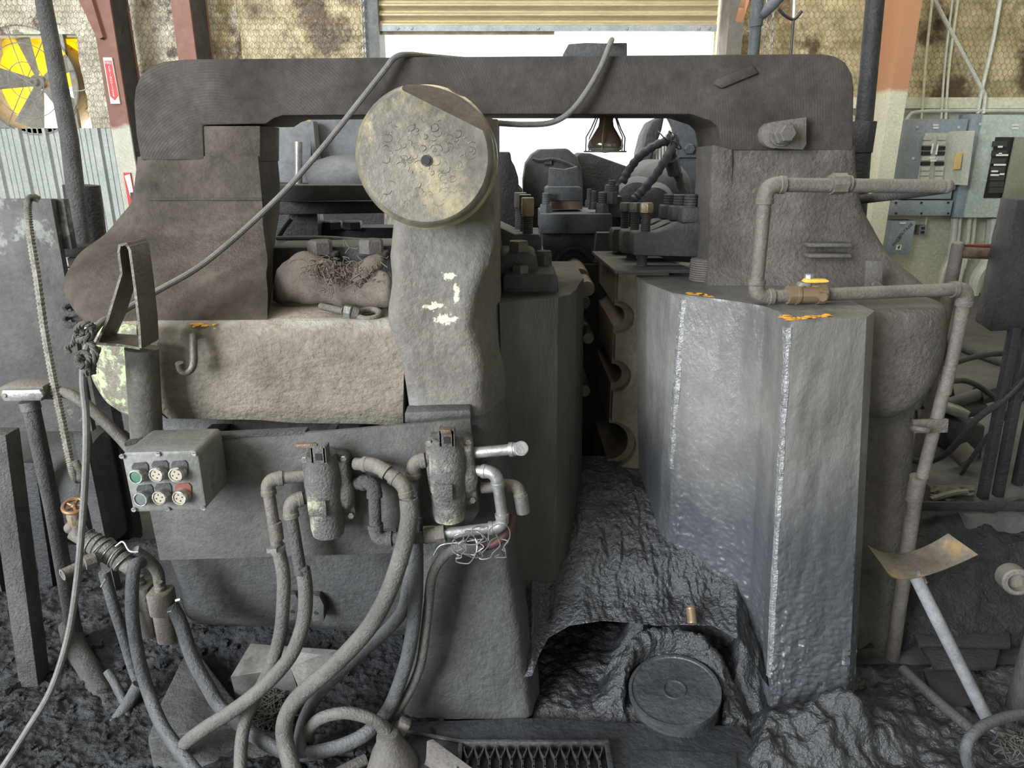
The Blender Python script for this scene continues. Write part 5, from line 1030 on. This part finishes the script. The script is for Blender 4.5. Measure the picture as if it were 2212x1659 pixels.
for k in range(5): a = k * 1.2566; wh.tube([hw, hw + (X * math.cos(a) + Y_ * math.sin(a)) * .027], .004, 6)
wh.ell(hw, .009, .009, .008); wh.build('handwheel', 'copper_wheel', mf)
coupling(mf, P(205, 1208, Ym - .06), P(182, 1216, Ym - .08), r * .75, 'pipe', True, 'hex_adapter'); B().tube([P(222, 1200, Ym - .03), P(136, 1241, Ym - .12)], r * .55, 16).build('hose_stub', 'pipe', mf); B().lathe(P(136, 1241, Ym - .12), P(136, 1241, Ym - .12) - P(222, 1200, Ym - .03), [(0, r * .55), (.002, r * .6), (.002, r * .38), (-.02, r * .36)], 16, cap=False).build('stub_end', 'galv', mf)
B().cyl(P(232, 1170, Ym + .02), P(258, 1195, Ym), r * .6, 12).build('side_pipe', 'pipe', mf)
random.seed(9)
for k in range(6):
    t = .2 + k * .13; c = A_.lerp(B_, t); B().torus(c, (B_ - A_) + V(random.uniform(-.05, .05), 0, random.uniform(-.05, .05)), r * 1.12, .0018, 18, 5).build('tie_wire', 'galv', mf)
B().tube([P(250, 1180, Ym - .05), P(266, 1170, Ym - .05), P(280, 1190, Ym - .06), P(300, 1192, Ym - .07)], .003, 6, k=4).build('tie_wire', 'galv', mf)
B().tube([P(228, 1250, Ym - .04), P(218, 1268, Ym - .05)], .003, 6).build('tie_wire', 'galv', mf)
B().tube([P(290, 1190, Ym), P(320, 1210, Ym + .02), P(340, 1235, Ym + .03), P(345, 1262, Ym + .03)], r * .6, 12, k=4).build('lower_arm', 'pipe', mf)
def solenoid(x, y, Yv, lab):
    v = thing('solenoid_valve', lab, 'valve', P(x + 22, y + 130, Yv), 'solenoid valves under the manifold'); s = S(y, Yv); o = P(x, y, Yv)
    ax = (P(x + 24, y + 130, Yv) - o).normalized(); X = V(1, 0, 0); Xp = (X - ax * X.dot(ax)).normalized(); Yp = ax.cross(Xp).normalized()
    def blk(t0, t1, w, d, name, m, bv=.005):
        pts = [o + ax * t0 + Xp * a * w + Yp * b_ * d for a, b_ in ((-.5, -.35), (-.35, -.5), (.35, -.5), (.5, -.35), (.5, .35), (.35, .5), (-.35, .5), (-.5, .35))]; B().prism(pts, ax * (t1 - t0)).build(name, m, v, bevel=bv)
    blk(0, 55 * s, 48 * s, 48 * s, 'cap_body', 'pipe'); blk(56 * s, 128 * s, 40 * s, 40 * s, 'finned_body', 'pipe')
    for k in (-.28, 0, .28): pts = o + ax * 58 * s + Xp * 42 * s * k - Yp * 21 * s; B().cyl(pts, pts + ax * 68 * s, 4 * s, 8).build('rib', 'pipe', v)
    B().thread(o - ax * 2 * s + Xp * -.1, o - ax * 2 * s + Xp * -.1, .01, .01) if False else B().lathe(o, -ax, [(0, 11 * s), (8 * s, 11 * s), (10 * s, 8 * s), (20 * s, 8 * s), (20 * s, 5 * s)], 12).build('top_plug', 'pipe', v)
    B().hexa(o + ax * 128 * s + Xp * 8 * s, ax, 12 * s, 9 * s).build('drain_plug', 'galv', v)
    return v
solenoid(346, 1275, 1.8, 'ribbed grey solenoid valve with a hose clamped to its side'); solenoid(304, 1262, 1.93, 'darker ribbed solenoid valve behind the other one')
cl = thing('hose_clamp', 'worm-drive clamp on the solenoid valve hose', 'clamp', P(372, 1310, 1.78)); B().torus(P(373, 1314, 1.79), P(390, 1345, 1.78) - P(370, 1306, 1.79), .0185, .004, 20, 6).build('band', 'galv', cl); B().hexa(P(380, 1297, 1.77), (1, 0, .3), .015, .005).build('screw', 'galv', cl)
# ================================================================ FLOOR BITS AT THE LEFT
fs = thing('metal_offcut', 'bent pale sheet metal offcut lying behind the hoses', 'sheet', PZ(600, 1500, 0))
A1 = [P(512, 1392, 1.93), P(728, 1400, 1.9), P(735, 1430, 1.86), P(655, 1500, 1.78), P(626, 1440, 1.82), P(494, 1465, 1.83)]
B().prism([P(541, 1390, 1.94), P(735, 1404, 1.93), P(738, 1420, 1.9), P(650, 1498, 1.79), P(628, 1442, 1.83), P(498, 1462, 1.83)], (0, .003, -.004)).build('top_face', 'sheet_floor', fs, bevel=.001)
B().prism([P(498, 1462, 1.83), P(628, 1442, 1.83), P(646, 1498, 1.8), P(512, 1516, 1.8)], (0, .004, -.002)).build('front_face', 'plate', fs)
cb_ = thing('steel_channel', 'worn grey steel channel lying across the floor under the hoses', 'channel', PZ(560, 1600, 0))
B().prism([PZ(318, 1590, .035), PZ(345, 1545, .04), PZ(560, 1575, .03), PZ(800, 1590, .025), PZ(830, 1620, .025), PZ(600, 1640, .025), PZ(330, 1650, .03)], (0, 0, -.05)).jitter(.006, 20).build('web', 'cast_low', cb_, bevel=.01)
B().prism([PZ(316, 1595, .04), PZ(342, 1525, .06), PZ(380, 1450, .08), PZ(404, 1402, .09), PZ(440, 1420, .08), PZ(500, 1500, .055), PZ(560, 1565, .035)], (0, 0, -.05)).jitter(.006, 20).build('curled_end', 'cast_low', cb_, bevel=.008)
nzl = thing('cast_nozzle', 'bell-shaped cast metal nozzle with a lug on the floor', 'nozzle', PZ(850, 1640, 0))
c = PZ(850, 1655, .02); B().lathe(c + V(.0, .0, -.02), (-.12, .12, 1), [(0, .075), (.03, .07), (.07, .052), (.1, .034), (.12, .03), (.125, .02)], 22).build('bell', 'brown_dust', nzl, ang=50)
B().box(PZ(868, 1572, .1), (.035, .03, .06), Matrix.Rotation(.5, 3, 'Y')).build('lug', 'brown_dust', nzl, bevel=.008)
B().cyl(PZ(838, 1583, .1), PZ(826, 1570, .12), .02, 14).build('hose_ferrule', 'brown_dust', nzl)
B().tube([PZ(790, 1640, .03), PZ(740, 1665, .03), PZ(700, 1690, .03)], .016, 10, k=3).build('tail_pipe', 'brown_dust', nzl)
an = thing('angle_iron', 'short sooty angle iron piece lying against the grating', 'angle iron', PZ(960, 1640, 0))
B().prism([PZ(922, 1600, .07), PZ(935, 1596, .075), PZ(1030, 1665, .06), PZ(1030, 1700, .06), PZ(920, 1640, .04)], (0, 0, -.012)).build('upper_leg', 'brown_dust', an, bevel=.002)
B().prism([PZ(920, 1640, .04), PZ(1000, 1690, .04), PZ(1000, 1720, .0), PZ(912, 1665, .0)], (0, .006, -.003)).build('lower_leg', 'brown_dust', an)
rag = B(); random.seed(4)
for i in range(150):
    a = PZ(585 + random.gauss(0, 16), 1535 + random.gauss(0, 22), .03); rag.tube([a, a + V(random.gauss(0, .02), random.gauss(0, .02), random.uniform(0, .04)), a + V(random.gauss(0, .03), random.gauss(0, .03), random.uniform(0, .03))], .0016, 5, k=3)
tag(rag.build('frayed_rag', 'rope', None, kind='stuff'), 'clump of frayed dark rope fibre under the crossing hoses', 'rag')
random.seed(12)
b = B()
for i in range(420):
    x = random.uniform(-40, 880); y = random.uniform(1260, 1690); p = PZ(x, y, 0); s = abs(random.gauss(.006, .006)) + .003; p.z = h_left(x, y, p) + s * .3
    k = random.randint(4, 6); b.ell(p, s * random.uniform(.7, 1.6), s * random.uniform(.7, 1.6), s * random.uniform(.4, .9), Matrix.Rotation(random.random() * 3, 3, 'Z'), n=k, m=3)
tag(b.build('scale_chips', 'debris', None, flat=True, kind='stuff'), 'loose black scale chips scattered over the soot', 'debris')
# ================================================================ GLOVE AND EYE BOLT ON THE LEDGE
gl = thing('work_glove', 'dirty frayed brown work glove lying in the press window', 'glove', P(720, 668, 2.02))
ctr = [(598, 622, 40, 2.1), (620, 612, 52, 2.07), (650, 600, 54, 2.05), (690, 604, 50, 2.03), (720, 616, 42, 2.02), (752, 622, 40, 2.0), (785, 622, 42, 1.98), (815, 624, 46, 1.96), (836, 628, 40, 1.95), (850, 632, 24, 1.95)]
rows = []
for i, (x, y, h, Yg) in enumerate(ctr):
    s = S(y, Yg); a0 = -.25 if i < 3 else .05; r_ = []
    for k in range(20):
        a = 2 * math.pi * k / 20; hh_ = h * math.sin(a); dx = hh_ * a0
        zsq = max(P(x, y - hh_, Yg).z, 1.226); p = P(x + dx * -.6, y, Yg); p = V(p.x, Yg + math.cos(a) * h * s * .5, zsq); r_.append(p)
    rows.append(r_)
rows = smooth_rows(rows, 4); b = B().grid(rows, closed=True, caps=True)
for p in b.v: p += noise.noise_vector(p * 13) * .01 + noise.noise_vector(p * 30) * .003; p.z = max(p.z, 1.224)
b.build('glove_body', 'glove', gl, ang=70)
B().tube([P(770, 600, 1.97), P(795, 578, 1.96), P(818, 564, 1.96), P(826, 560, 1.965)], [.03, .026, .022, .016], 14, k=4).jitter(.006, 30).build('thumb', 'glove', gl)
random.seed(31); b = B()
for i in range(170):
    x, y = (random.gauss(712, 20), random.gauss(586, 18)) if i < 100 else (random.gauss(782, 22), random.gauss(588, 13)); a = P(x, y, random.uniform(1.935, 1.97)); q = [a]
    for k in range(3): q.append(q[-1] + V(random.gauss(0, .01), random.gauss(-.003, .006), random.gauss(-.002, .01)))
    b.tube(q, .0013, 4, k=3)
b.build('frayed_threads', 'thread_fray', gl, kind='stuff')
B().torus(P(703, 585, 1.95), (.3, -1, .2), .027, .006, 18, 6).jitter(.006, 40).build('torn_edge', 'thread_fray', gl)
eb = thing('eye_bolt', 'steel eye bolt lying on the ledge under the glove', 'eye bolt', P(760, 690, 1.93))
Ye = 1.9; B().thread(P(692, 661, Ye + .03), P(742, 672, Ye), .0105, .0035, 14).build('threaded_shank', 'pipe', eb); B().hexa(P(744, 672, Ye), P(765, 676, Ye) - P(744, 672, Ye), .02, .019).build('nut', 'galv', eb)
B().tube([P(762, 676, Ye), P(776, 679, Ye)], [.02, .014], 14).build('shoulder', 'pipe', eb); B().torus(P(797, 679, Ye + .01), (0, -.25, 1), .029, .009, 26, 10).build('eye', 'pipe', eb)
# ================================================================ HEAT LAMP IN A WIRE GUARD
lm = thing('caged_lamp', 'dark reflector bulb in a wire guard hanging under the beam', 'lamp', P(1311, 330, 2.55))
Yl = 2.48; s = S(290, Yl); a = P(1310, 252, Yl)
B().lathe(a + V(0, 0, .02), (0, 0, -1), [(0, 15 * s), (10 * s + .02, 15 * s), (20 * s + .02, 17 * s), (35 * s + .02, 27 * s), (50 * s + .02, 37 * s), (60 * s + .02, 39 * s), (64 * s + .02, 38 * s)], 32, cap=False).build('bulb', 'bulb_glass', lm, ang=60)
B().lathe(a + V(0, 0, -64 * s), (0, 0, -1), [(0, 38 * s), (4 * s, 34 * s), (8 * s, 22 * s), (10 * s, .5 * s)], 32).build('lens', 'bulb_lens', lm, ang=60)
rc = a + V(0, 0, -71 * s); B().torus(rc, (0, 0, 1), 45 * s, 2 * s, 36, 6).build('guard_ring', 'rust_steel', lm)
for k in range(6):
    t = k * math.pi / 3 + .26; e = V(math.cos(t), math.sin(t), 0); B().tube([a + e * 20 * s + V(0, 0, .01), a + e * 34 * s + V(0, 0, -24 * s), a + e * 45 * s + V(0, 0, -42 * s), rc + e * 45 * s], 1.6 * s, 5).build('guard_wire', 'rust_steel', lm)
B().cyl(a + V(0, 0, .09), a + V(0, 0, 0), 18 * s, 16).build('socket', 'black', lm)
# ================================================================ MACHINERY BEHIND THE PRESS
cv = thing('rounded_cover', 'dark rounded sheet metal cover behind the upright plate', 'cover', P(1200, 440, 3.9))
Y = 3.9; B().prism([P(1131, 450, Y), P(1130, 392, Y), P(1136, 355, Y), P(1150, 334, Y), P(1168, 322, Y), P(1226, 320, Y), P(1246, 338, Y), P(1256, 362, Y), P(1260, 400, Y), P(1260, 450, Y)], (0, .5, 0)).build('cover', 'dark_steel', cv, bevel=.015)
B().box2(P(1175, 355, Y - .02), P(1192, 338, Y - .02) + V(0, .03, 0)).build('clip', 'dark_steel', cv); B().tube([P(1150, 343, Y - .02), P(1168, 346, Y - .02), P(1195, 343, Y - .02), P(1225, 352, Y - .02), P(1245, 362, Y - .02)], .01, 6, k=4).build('strap', 'dark_steel', cv)
B().box2(P(1131, 450, Y), P(1260, 700, Y) + V(0, .5, 0)).build('cover_base', 'black_steel', cv)
tag(B().prism([P(1248, 470, 4.2), P(1248, 336, 4.2), P(1258, 330, 4.2), P(1275, 331, 4.2), P(1380, 368, 4.2), P(1390, 470, 4.2), P(1390, 900, 4.2), P(1248, 900, 4.2)], (0, .4, 0)).build('sloping_guard', 'black_steel', None, bevel=.012), 'black sloping machine guard right of the rounded cover', 'guard')
tag(B().prism([P(1068, 470, 3.7), P(1068, 328, 3.7), P(1102, 328, 3.7), P(1105, 348, 3.7), P(1112, 360, 3.7), P(1120, 385, 3.7), P(1121, 405, 3.7), P(1130, 412, 3.7), P(1130, 700, 3.7), P(1068, 700, 3.7)], (0, .3, 0)).build('upright_casting', 'black_steel', None, bevel=.01), 'dark upright casting peeking out beside the big pin', 'casting')
mt = thing('electric_motor', 'blue-grey electric motor with wrapped cables behind the clamps', 'motor', P(1430, 520, 3.5))
c = P(1440, 415, 3.45); s = S(400, 3.45); B().lathe(c + V(0, .45, 0), (0, -1, 0), [(0, 66 * s), (.3, 66 * s), (.36, 64 * s), (.41, 54 * s), (.45, 30 * s), (.46, 5 * s)], 34).build('end_bell', 'rear_steel', mt, ang=40)
B().lathe(P(1374, 440, 3.2), (.2, 1, 0), [(0, .04), (.02, .09), (.08, .11), (.2, .11)], 24).build('junction_cap', 'rear_steel', mt); B().lathe(P(1412, 444, 3.15), (.2, 1, 0), [(0, .03), (.02, .075), (.08, .09), (.2, .09)], 24).build('junction_cap', 'rear_steel', mt)
B().box2((c.x - .3, 3.3, FZ * 0 - .02), (c.x + .3, 3.9, c.z - .1)).build('motor_base', 'black_steel', mt)
top_ = P(1452, 302, 3.1)
for k, (pts, rr_) in enumerate((([(1455, 300, 3.1), (1420, 312, 3.1), (1385, 335, 3.1), (1360, 365, 3.1), (1344, 395, 3.1)], 9), ([(1458, 305, 3.1), (1440, 340, 3.05), (1415, 380, 3.05), (1385, 415, 3.05), (1368, 432, 3.05)], 9), ([(1448, 308, 3.1), (1455, 345, 3.12), (1468, 390, 3.15), (1482, 432, 3.15)], 9.5))):
    w = catmull([P(*p) for p in pts], 8); rs = [rr_ * S(350, 3.1) * (1 + .12 * math.sin(i * 1.9)) for i in range(len(w))]; B().tube(w, rs, 10).build('wrapped_cable', 'rear_steel', mt)
coupling(mt, P(1450, 345, 3.1), P(1458, 375, 3.12), 15 * S(350, 3.1), 'rear_steel', True)
random.seed(2)
for k in range(6): B().torus(P(1446 + random.uniform(-16, 16), 302 + random.uniform(-9, 12), 3.08), (random.gauss(0, 1), random.gauss(0, 1), random.gauss(0, .6)), 13 * S(300, 3.1), .003, 16, 5).build('tie_wire', 'rear_steel', mt)
fw = thing('flywheel_guard', 'dark flywheel guard with a ribbed opening behind the motor', 'guard', P(1480, 500, 4.2))
Y = 4.2; B().prism([P(1375, 480, Y), P(1382, 400, Y), P(1388, 330, Y), P(1398, 290, Y), P(1412, 262, Y), P(1436, 250, Y), P(1430, 280, Y), P(1412, 330, Y), P(1404, 380, Y), P(1402, 480, Y)], (0, .3, 0)).build('rim', 'black_steel', fw, bevel=.01)
B().prism([P(1436, 236, Y - .1), P(1650, 236, Y - .1), P(1650, 640, Y - .1), P(1470, 640, Y - .1), P(1470, 330, Y - .1), P(1462, 290, Y - .1), P(1450, 262, Y - .1)], (0, .08, 0)).build('side_plate', 'rear_steel', fw)
for k in range(9): x = 1402 + k * 7; y0 = 345 - k * 9; B().prism([P(x, y0, Y + .05), P(x + 4, y0 - 4, Y + .05), P(x + 4, y0 + 60, Y + .05), P(x, y0 + 64, Y + .05)], (0, .1, 0)).build('rib', 'conduit', fw)
B().prism([P(1400, 480, Y + .3), P(1400, 345, Y + .3), P(1470, 262, Y + .3), P(1480, 480, Y + .3)], (0, .05, 0)).build('inner_web', 'brown_dust', fw)
for x in (1488, 1526): B().hexa(P(x, 322, Y - .1), (0, -1, 0), .03, .03).build('bolt', 'rear_steel', fw)
B().prism([P(1458, 334, Y - .12), P(1640, 334, Y - .12), P(1640, 340, Y - .12), P(1458, 340, Y - .12)], (0, .03, 0)).build('seam', 'rear_steel', fw)
bc = thing('grey_machine', 'grey steel machine housing seen through the left press window', 'machine', P(690, 500, 4.4))
Y = 4.4; B().prism([P(590, 262, Y), P(672, 262, Y), P(672, 400, Y), P(590, 400, Y)], (0, .5, 0)).build('panel', 'grey_cab', bc, bevel=.004)
B().prism([P(672, 240, Y + .1), P(800, 240, Y + .1), P(800, 420, Y + .1), P(672, 420, Y + .1)], (0, .5, 0)).build('rear_panel', 'grey_cab', bc)
B().prism([P(668, 262, Y - .03), P(676, 262, Y - .03), P(690, 400, Y - .03), P(680, 400, Y - .03)], (0, .1, 0)).build('edge_strip', 'grey_cab', bc)
B().ell(P(750, 380, Y - .05), .25, .2, .12).build('dome', 'grey_cab', bc); B().prism([P(586, 395, Y - .1), P(830, 400, Y - .1), P(830, 830, Y - .1), P(586, 830, Y - .1)], (0, .7, 0)).build('base', 'black_steel', bc)
B().tube([P(644, 400, Y - .15), P(644, 306, Y - .15)], 8.5 * S(350, Y), 14).build('pipe_stub', 'galv', bc)
# ================================================================ RIGHT CLUTTER
shv = thing('shovel', 'square-mouth shovel standing blade-up against the press', 'shovel', PZ(2190, 1640, 0))
tip = P(1985, 1246, 1.8); base = PZ(2200, 1650, .04)
B().tube([P(1975, 1240, 1.795), P(2020, 1330, 1.76), P(2075, 1440, 1.73), P(2140, 1565, 1.69), P(2192, 1640, 1.66), P(2250, 1710, 1.62)], [.018, .019, .018, .019, .019, .018], 12, k=4).build('handle', 'shovel_handle', shv)
rows = []
for i in range(9):
    t = i / 8; r_ = []
    L0 = V(*P(1872, 1176, 1.86)); L1 = V(*P(1922, 1243, 1.78)); R0 = V(*P(2048, 1152, 1.86)); R1 = V(*P(2113, 1198, 1.76)); M0 = V(*P(1950, 1195, 1.92)); M1 = V(*P(1990, 1246, 1.77))
    l = L0.lerp(L1, t); m_ = M0.lerp(M1, t); q = R0.lerp(R1, t)
    for j in range(13):
        u = j / 12; r_.append(l * (1 - u) ** 2 + (m_ * 2 - (l + q) / 2) * 2 * u * (1 - u) + q * u * u)
    rows.append(r_)
b = B().grid(rows); b.grid([[p + V(0, .002, -.003) for p in r_] for r_ in rows]); b.build('blade', 'shovel_steel', shv, ang=60)
B().tube([P(1978, 1228, 1.84), P(1982, 1244, 1.805), P(1990, 1262, 1.79)], [.006, .016, .019], 12, k=3).build('socket', 'shovel_steel', shv)
bx_ = thing('sooty_box', 'tar-black metal box on steel legs right of the press', 'box', P(2170, 1080, 2.5))
Yb_ = 2.5
p = [P(2154, 434, Yb_ + .16), P(2200, 432, Yb_), P(2340, 436, Yb_ + .05), P(2300, 436, Yb_ + .3)]; zb = P(2155, 716, Yb_).z
b = B(); tp = [V(q.x, q.y, p[1].z) for q in p]; lw = [V(q.x, q.y, zb) for q in p]; tp[0] = V(proj_x(2150, 2.66, 1.4), 2.66, p[1].z); lw[0] = V(tp[0].x, 2.66, zb)
b.grid([[a.lerp(c, i / 10) for a, c in zip(tp, lw)] for i in range(11)], closed=True, caps=True); b.jitter(.004, 20); b.build('body', 'black_steel', bx_, bevel=.004)
for (x0, y0, x1, y1, Yy) in ((2196, 720, 2127, 1082, 2.5), (2226, 720, 2160, 1078, 2.52), (2270, 720, 2200, 1060, 2.62)):
    a, c = P(x0, y0, Yy), P(x1, y1, Yy); leg(V(a.x, Yy, a.z + .02), V(c.x, Yy, FZ), .032, 'black_steel', bx_)
rl = thing('guard_rail', 'thin steel pipe rail post with a reddish crossbar beside the sooty box', 'railing', P(2000, 1000, 2.7))
a = P(2070, 528, 2.7); B().cyl(V(a.x, 2.7, FZ), a, 13 * S(600, 2.7), 14).build('post', 'pipe', rl); B().ell(a, 13 * S(530, 2.7), 13 * S(530, 2.7), .012).build('cap', 'pipe', rl)
B().cyl(P(2068, 545, 2.7), P(2230, 552, 2.72), 12 * S(545, 2.7), 14).build('crossbar', 'rust_steel', rl); B().cyl(P(2070, 532, 2.75), P(2230, 530, 2.85), .008, 8).build('thin_bar', 'red_tag', rl)
tag(B().tube([PZ(2040, 730, FZ + .03), PZ(2120, 765, FZ + .03), PZ(2260, 810, FZ + .03)], .035, 12, k=3).build('floor_pipe', 'floor_conc'), 'dusty pipe lying on the raised floor behind the box legs', 'pipe')
tag(B().box2(PZ(1975, 1105, FZ), PZ(2400, 1095, FZ + .04) + V(.3, .05, 0)).build('curb_beam', 'black_steel', None, bevel=.008), 'black curb beam along the edge of the raised floor', 'beam')
def rhose(pts, r, lab): tag(B().tube([P(*p) for p in pts], r, 10, k=6).build('rubber_hose', 'black_steel'), lab, 'hose', 'rubber hoses right of the press')
rhose([(1990, 880, 2.6), (2010, 820, 2.7), (2060, 785, 2.8), (2140, 765, 2.9), (2230, 765, 2.9)], .012, 'black rubber hose arching from the press to the box legs')
rhose([(1975, 890, 2.55), (2010, 840, 2.7), (2070, 822, 2.85), (2110, 832, 2.9), (2150, 860, 2.9)], .012, 'black rubber hose arching lower over the tool heap')
rhose([(1960, 990, 2.6), (2000, 998, 2.6), (2050, 975, 2.55), (2110, 905, 2.5), (2170, 862, 2.5), (2230, 800, 2.5)], .012, 'grey rubber hose sagging in front of the tool heap')
rhose([(2075, 1025, 2.7), (2120, 960, 2.65), (2170, 900, 2.6), (2215, 855, 2.6)], .009, 'thin black hose slanting behind the box legs')
th = thing('hydraulic_tool', 'dark jointed tool lying on the raised floor', 'tool', PZ(2080, 900, FZ))
B().cyl(P(1972, 898, 2.95), P(2120, 850, 3.1), .028, 12).build('long_arm', 'dark_steel', th); coupling(th, P(2112, 855, 3.1), P(2165, 842, 3.1), .045, 'dark_steel', True); B().cyl(P(2040, 895, 3.05), P(2120, 880, 3.1), .035, 12).build('second_arm', 'dark_steel', th)
B().box(P(2060, 885, 2.95), (.1, .08, .04), Matrix.Rotation(.3, 3, 'Y')).build('bright_block', 'galv', th, bevel=.006); B().prism([P(2042, 830, 3.1), P(2056, 822, 3.1), P(2068, 880, 3.1), P(2050, 884, 3.1)], (0, .05, 0)).build('bracket', 'dark_steel', th)
B().tube([P(2070, 970, 2.8), P(2095, 995, 2.75)], .045, 14).build('grip', 'brown_dust', th); B().prism([P(2030, 905, 2.9), P(2130, 920, 2.9), P(2120, 1000, 2.9), P(2060, 985, 2.9)], (0, .2, 0)).build('tool_body', 'black_steel', th, bevel=.01)
b = B(); random.seed(8)
rows = [[PZ(2010 + 95 * i / 12, 1048 + 22 * j / 6, FZ + .012 + .03 * abs(noise.noise(V(i * .7, j * .9, 3)))) for i in range(13)] for j in range(7)]
tag(B().grid(rows).build('crumpled_rag', 'brown_dust', None, ang=60), 'crumpled brown rag on the raised floor near the curb', 'rag')
tag(B().tube([PZ(2010, 1080, FZ + .012), PZ(2060, 1065, FZ + .03), PZ(2088, 1062, FZ + .03)], .012, 8, k=3).build('steel_rod', 'pipe'), 'short steel rod lying by the crumpled rag', 'rod')
gc = thing('gas_cylinder', 'grey steel cylinder at the right edge of the pit', 'cylinder', PZ(2230, 1560, 0))
c = PZ(2245, 1545, 0); B().lathe(c, (0, 0, 1), [(-.02, .085), (.0, .09), (.36, .085), (.41, .075), (.43, .05)], 28).build('body', 'plate', gc, ang=50)
c2 = P(2206, 1265, 1.78); B().lathe(c2 + V(0, .05, 0), (-.25, -1, .2), [(0, .04), (.05, .04), (.055, .035), (.055, .026), (.03, .024), (.03, .001)], 22).build('collar', 'pipe', gc)
for k, pts in enumerate(([(1965, 1352), (2178, 1338), (2182, 1395), (1985, 1390)], [(1990, 1392), (2160, 1398), (2150, 1440), (2020, 1442)], [(1995, 1446), (2100, 1440), (2130, 1512), (2060, 1530), (2010, 1490)])):
    z0 = .05 - .012 * k; tag(B().prism([PZ(x, y, z0) for x, y in pts], (0, 0, -.018)).jitter(.004, 12).build('floor_board', 'black_steel', None, bevel=.003), ('broad sooty board lying below the black bank', 'middle sooty board in the pit by the shovel', 'broken sooty board end beside the shovel handle')[k], 'board', 'sooty boards in the pit')
tag(B().tube([PZ(1950, 1445, .04), PZ(2020, 1510, .04), PZ(2110, 1585, .04)], .016, 12, k=3).build('pit_pipe', 'dark_steel'), 'grey pipe lying diagonally in the pit behind the shovel handle', 'pipe')
tag(B().tube([PZ(2105, 1680, .03), PZ(2088, 1640, .08), PZ(2092, 1600, .12), PZ(2130, 1565, .12), PZ(2190, 1545, .1), PZ(2240, 1540, .08)], .015, 12, k=5).build('curved_hose', 'hose_dark'), 'curved grey hose looping under the shovel handle', 'hose')
b = B(); random.seed(14)
for i in range(160):
    a = PZ(2205 + random.gauss(0, 14), 1615 + random.gauss(0, 12), .05); b.tube([a, a + V(random.gauss(0, .02), random.gauss(0, .02), random.uniform(-.01, .03)), a + V(random.gauss(0, .03), random.gauss(0, .02), random.uniform(-.02, .02))], .0016, 5, k=3)
tag(b.build('cotton_waste', 'rope', None, kind='stuff'), 'grey tuft of rope fibre beside the shovel handle end', 'rag')
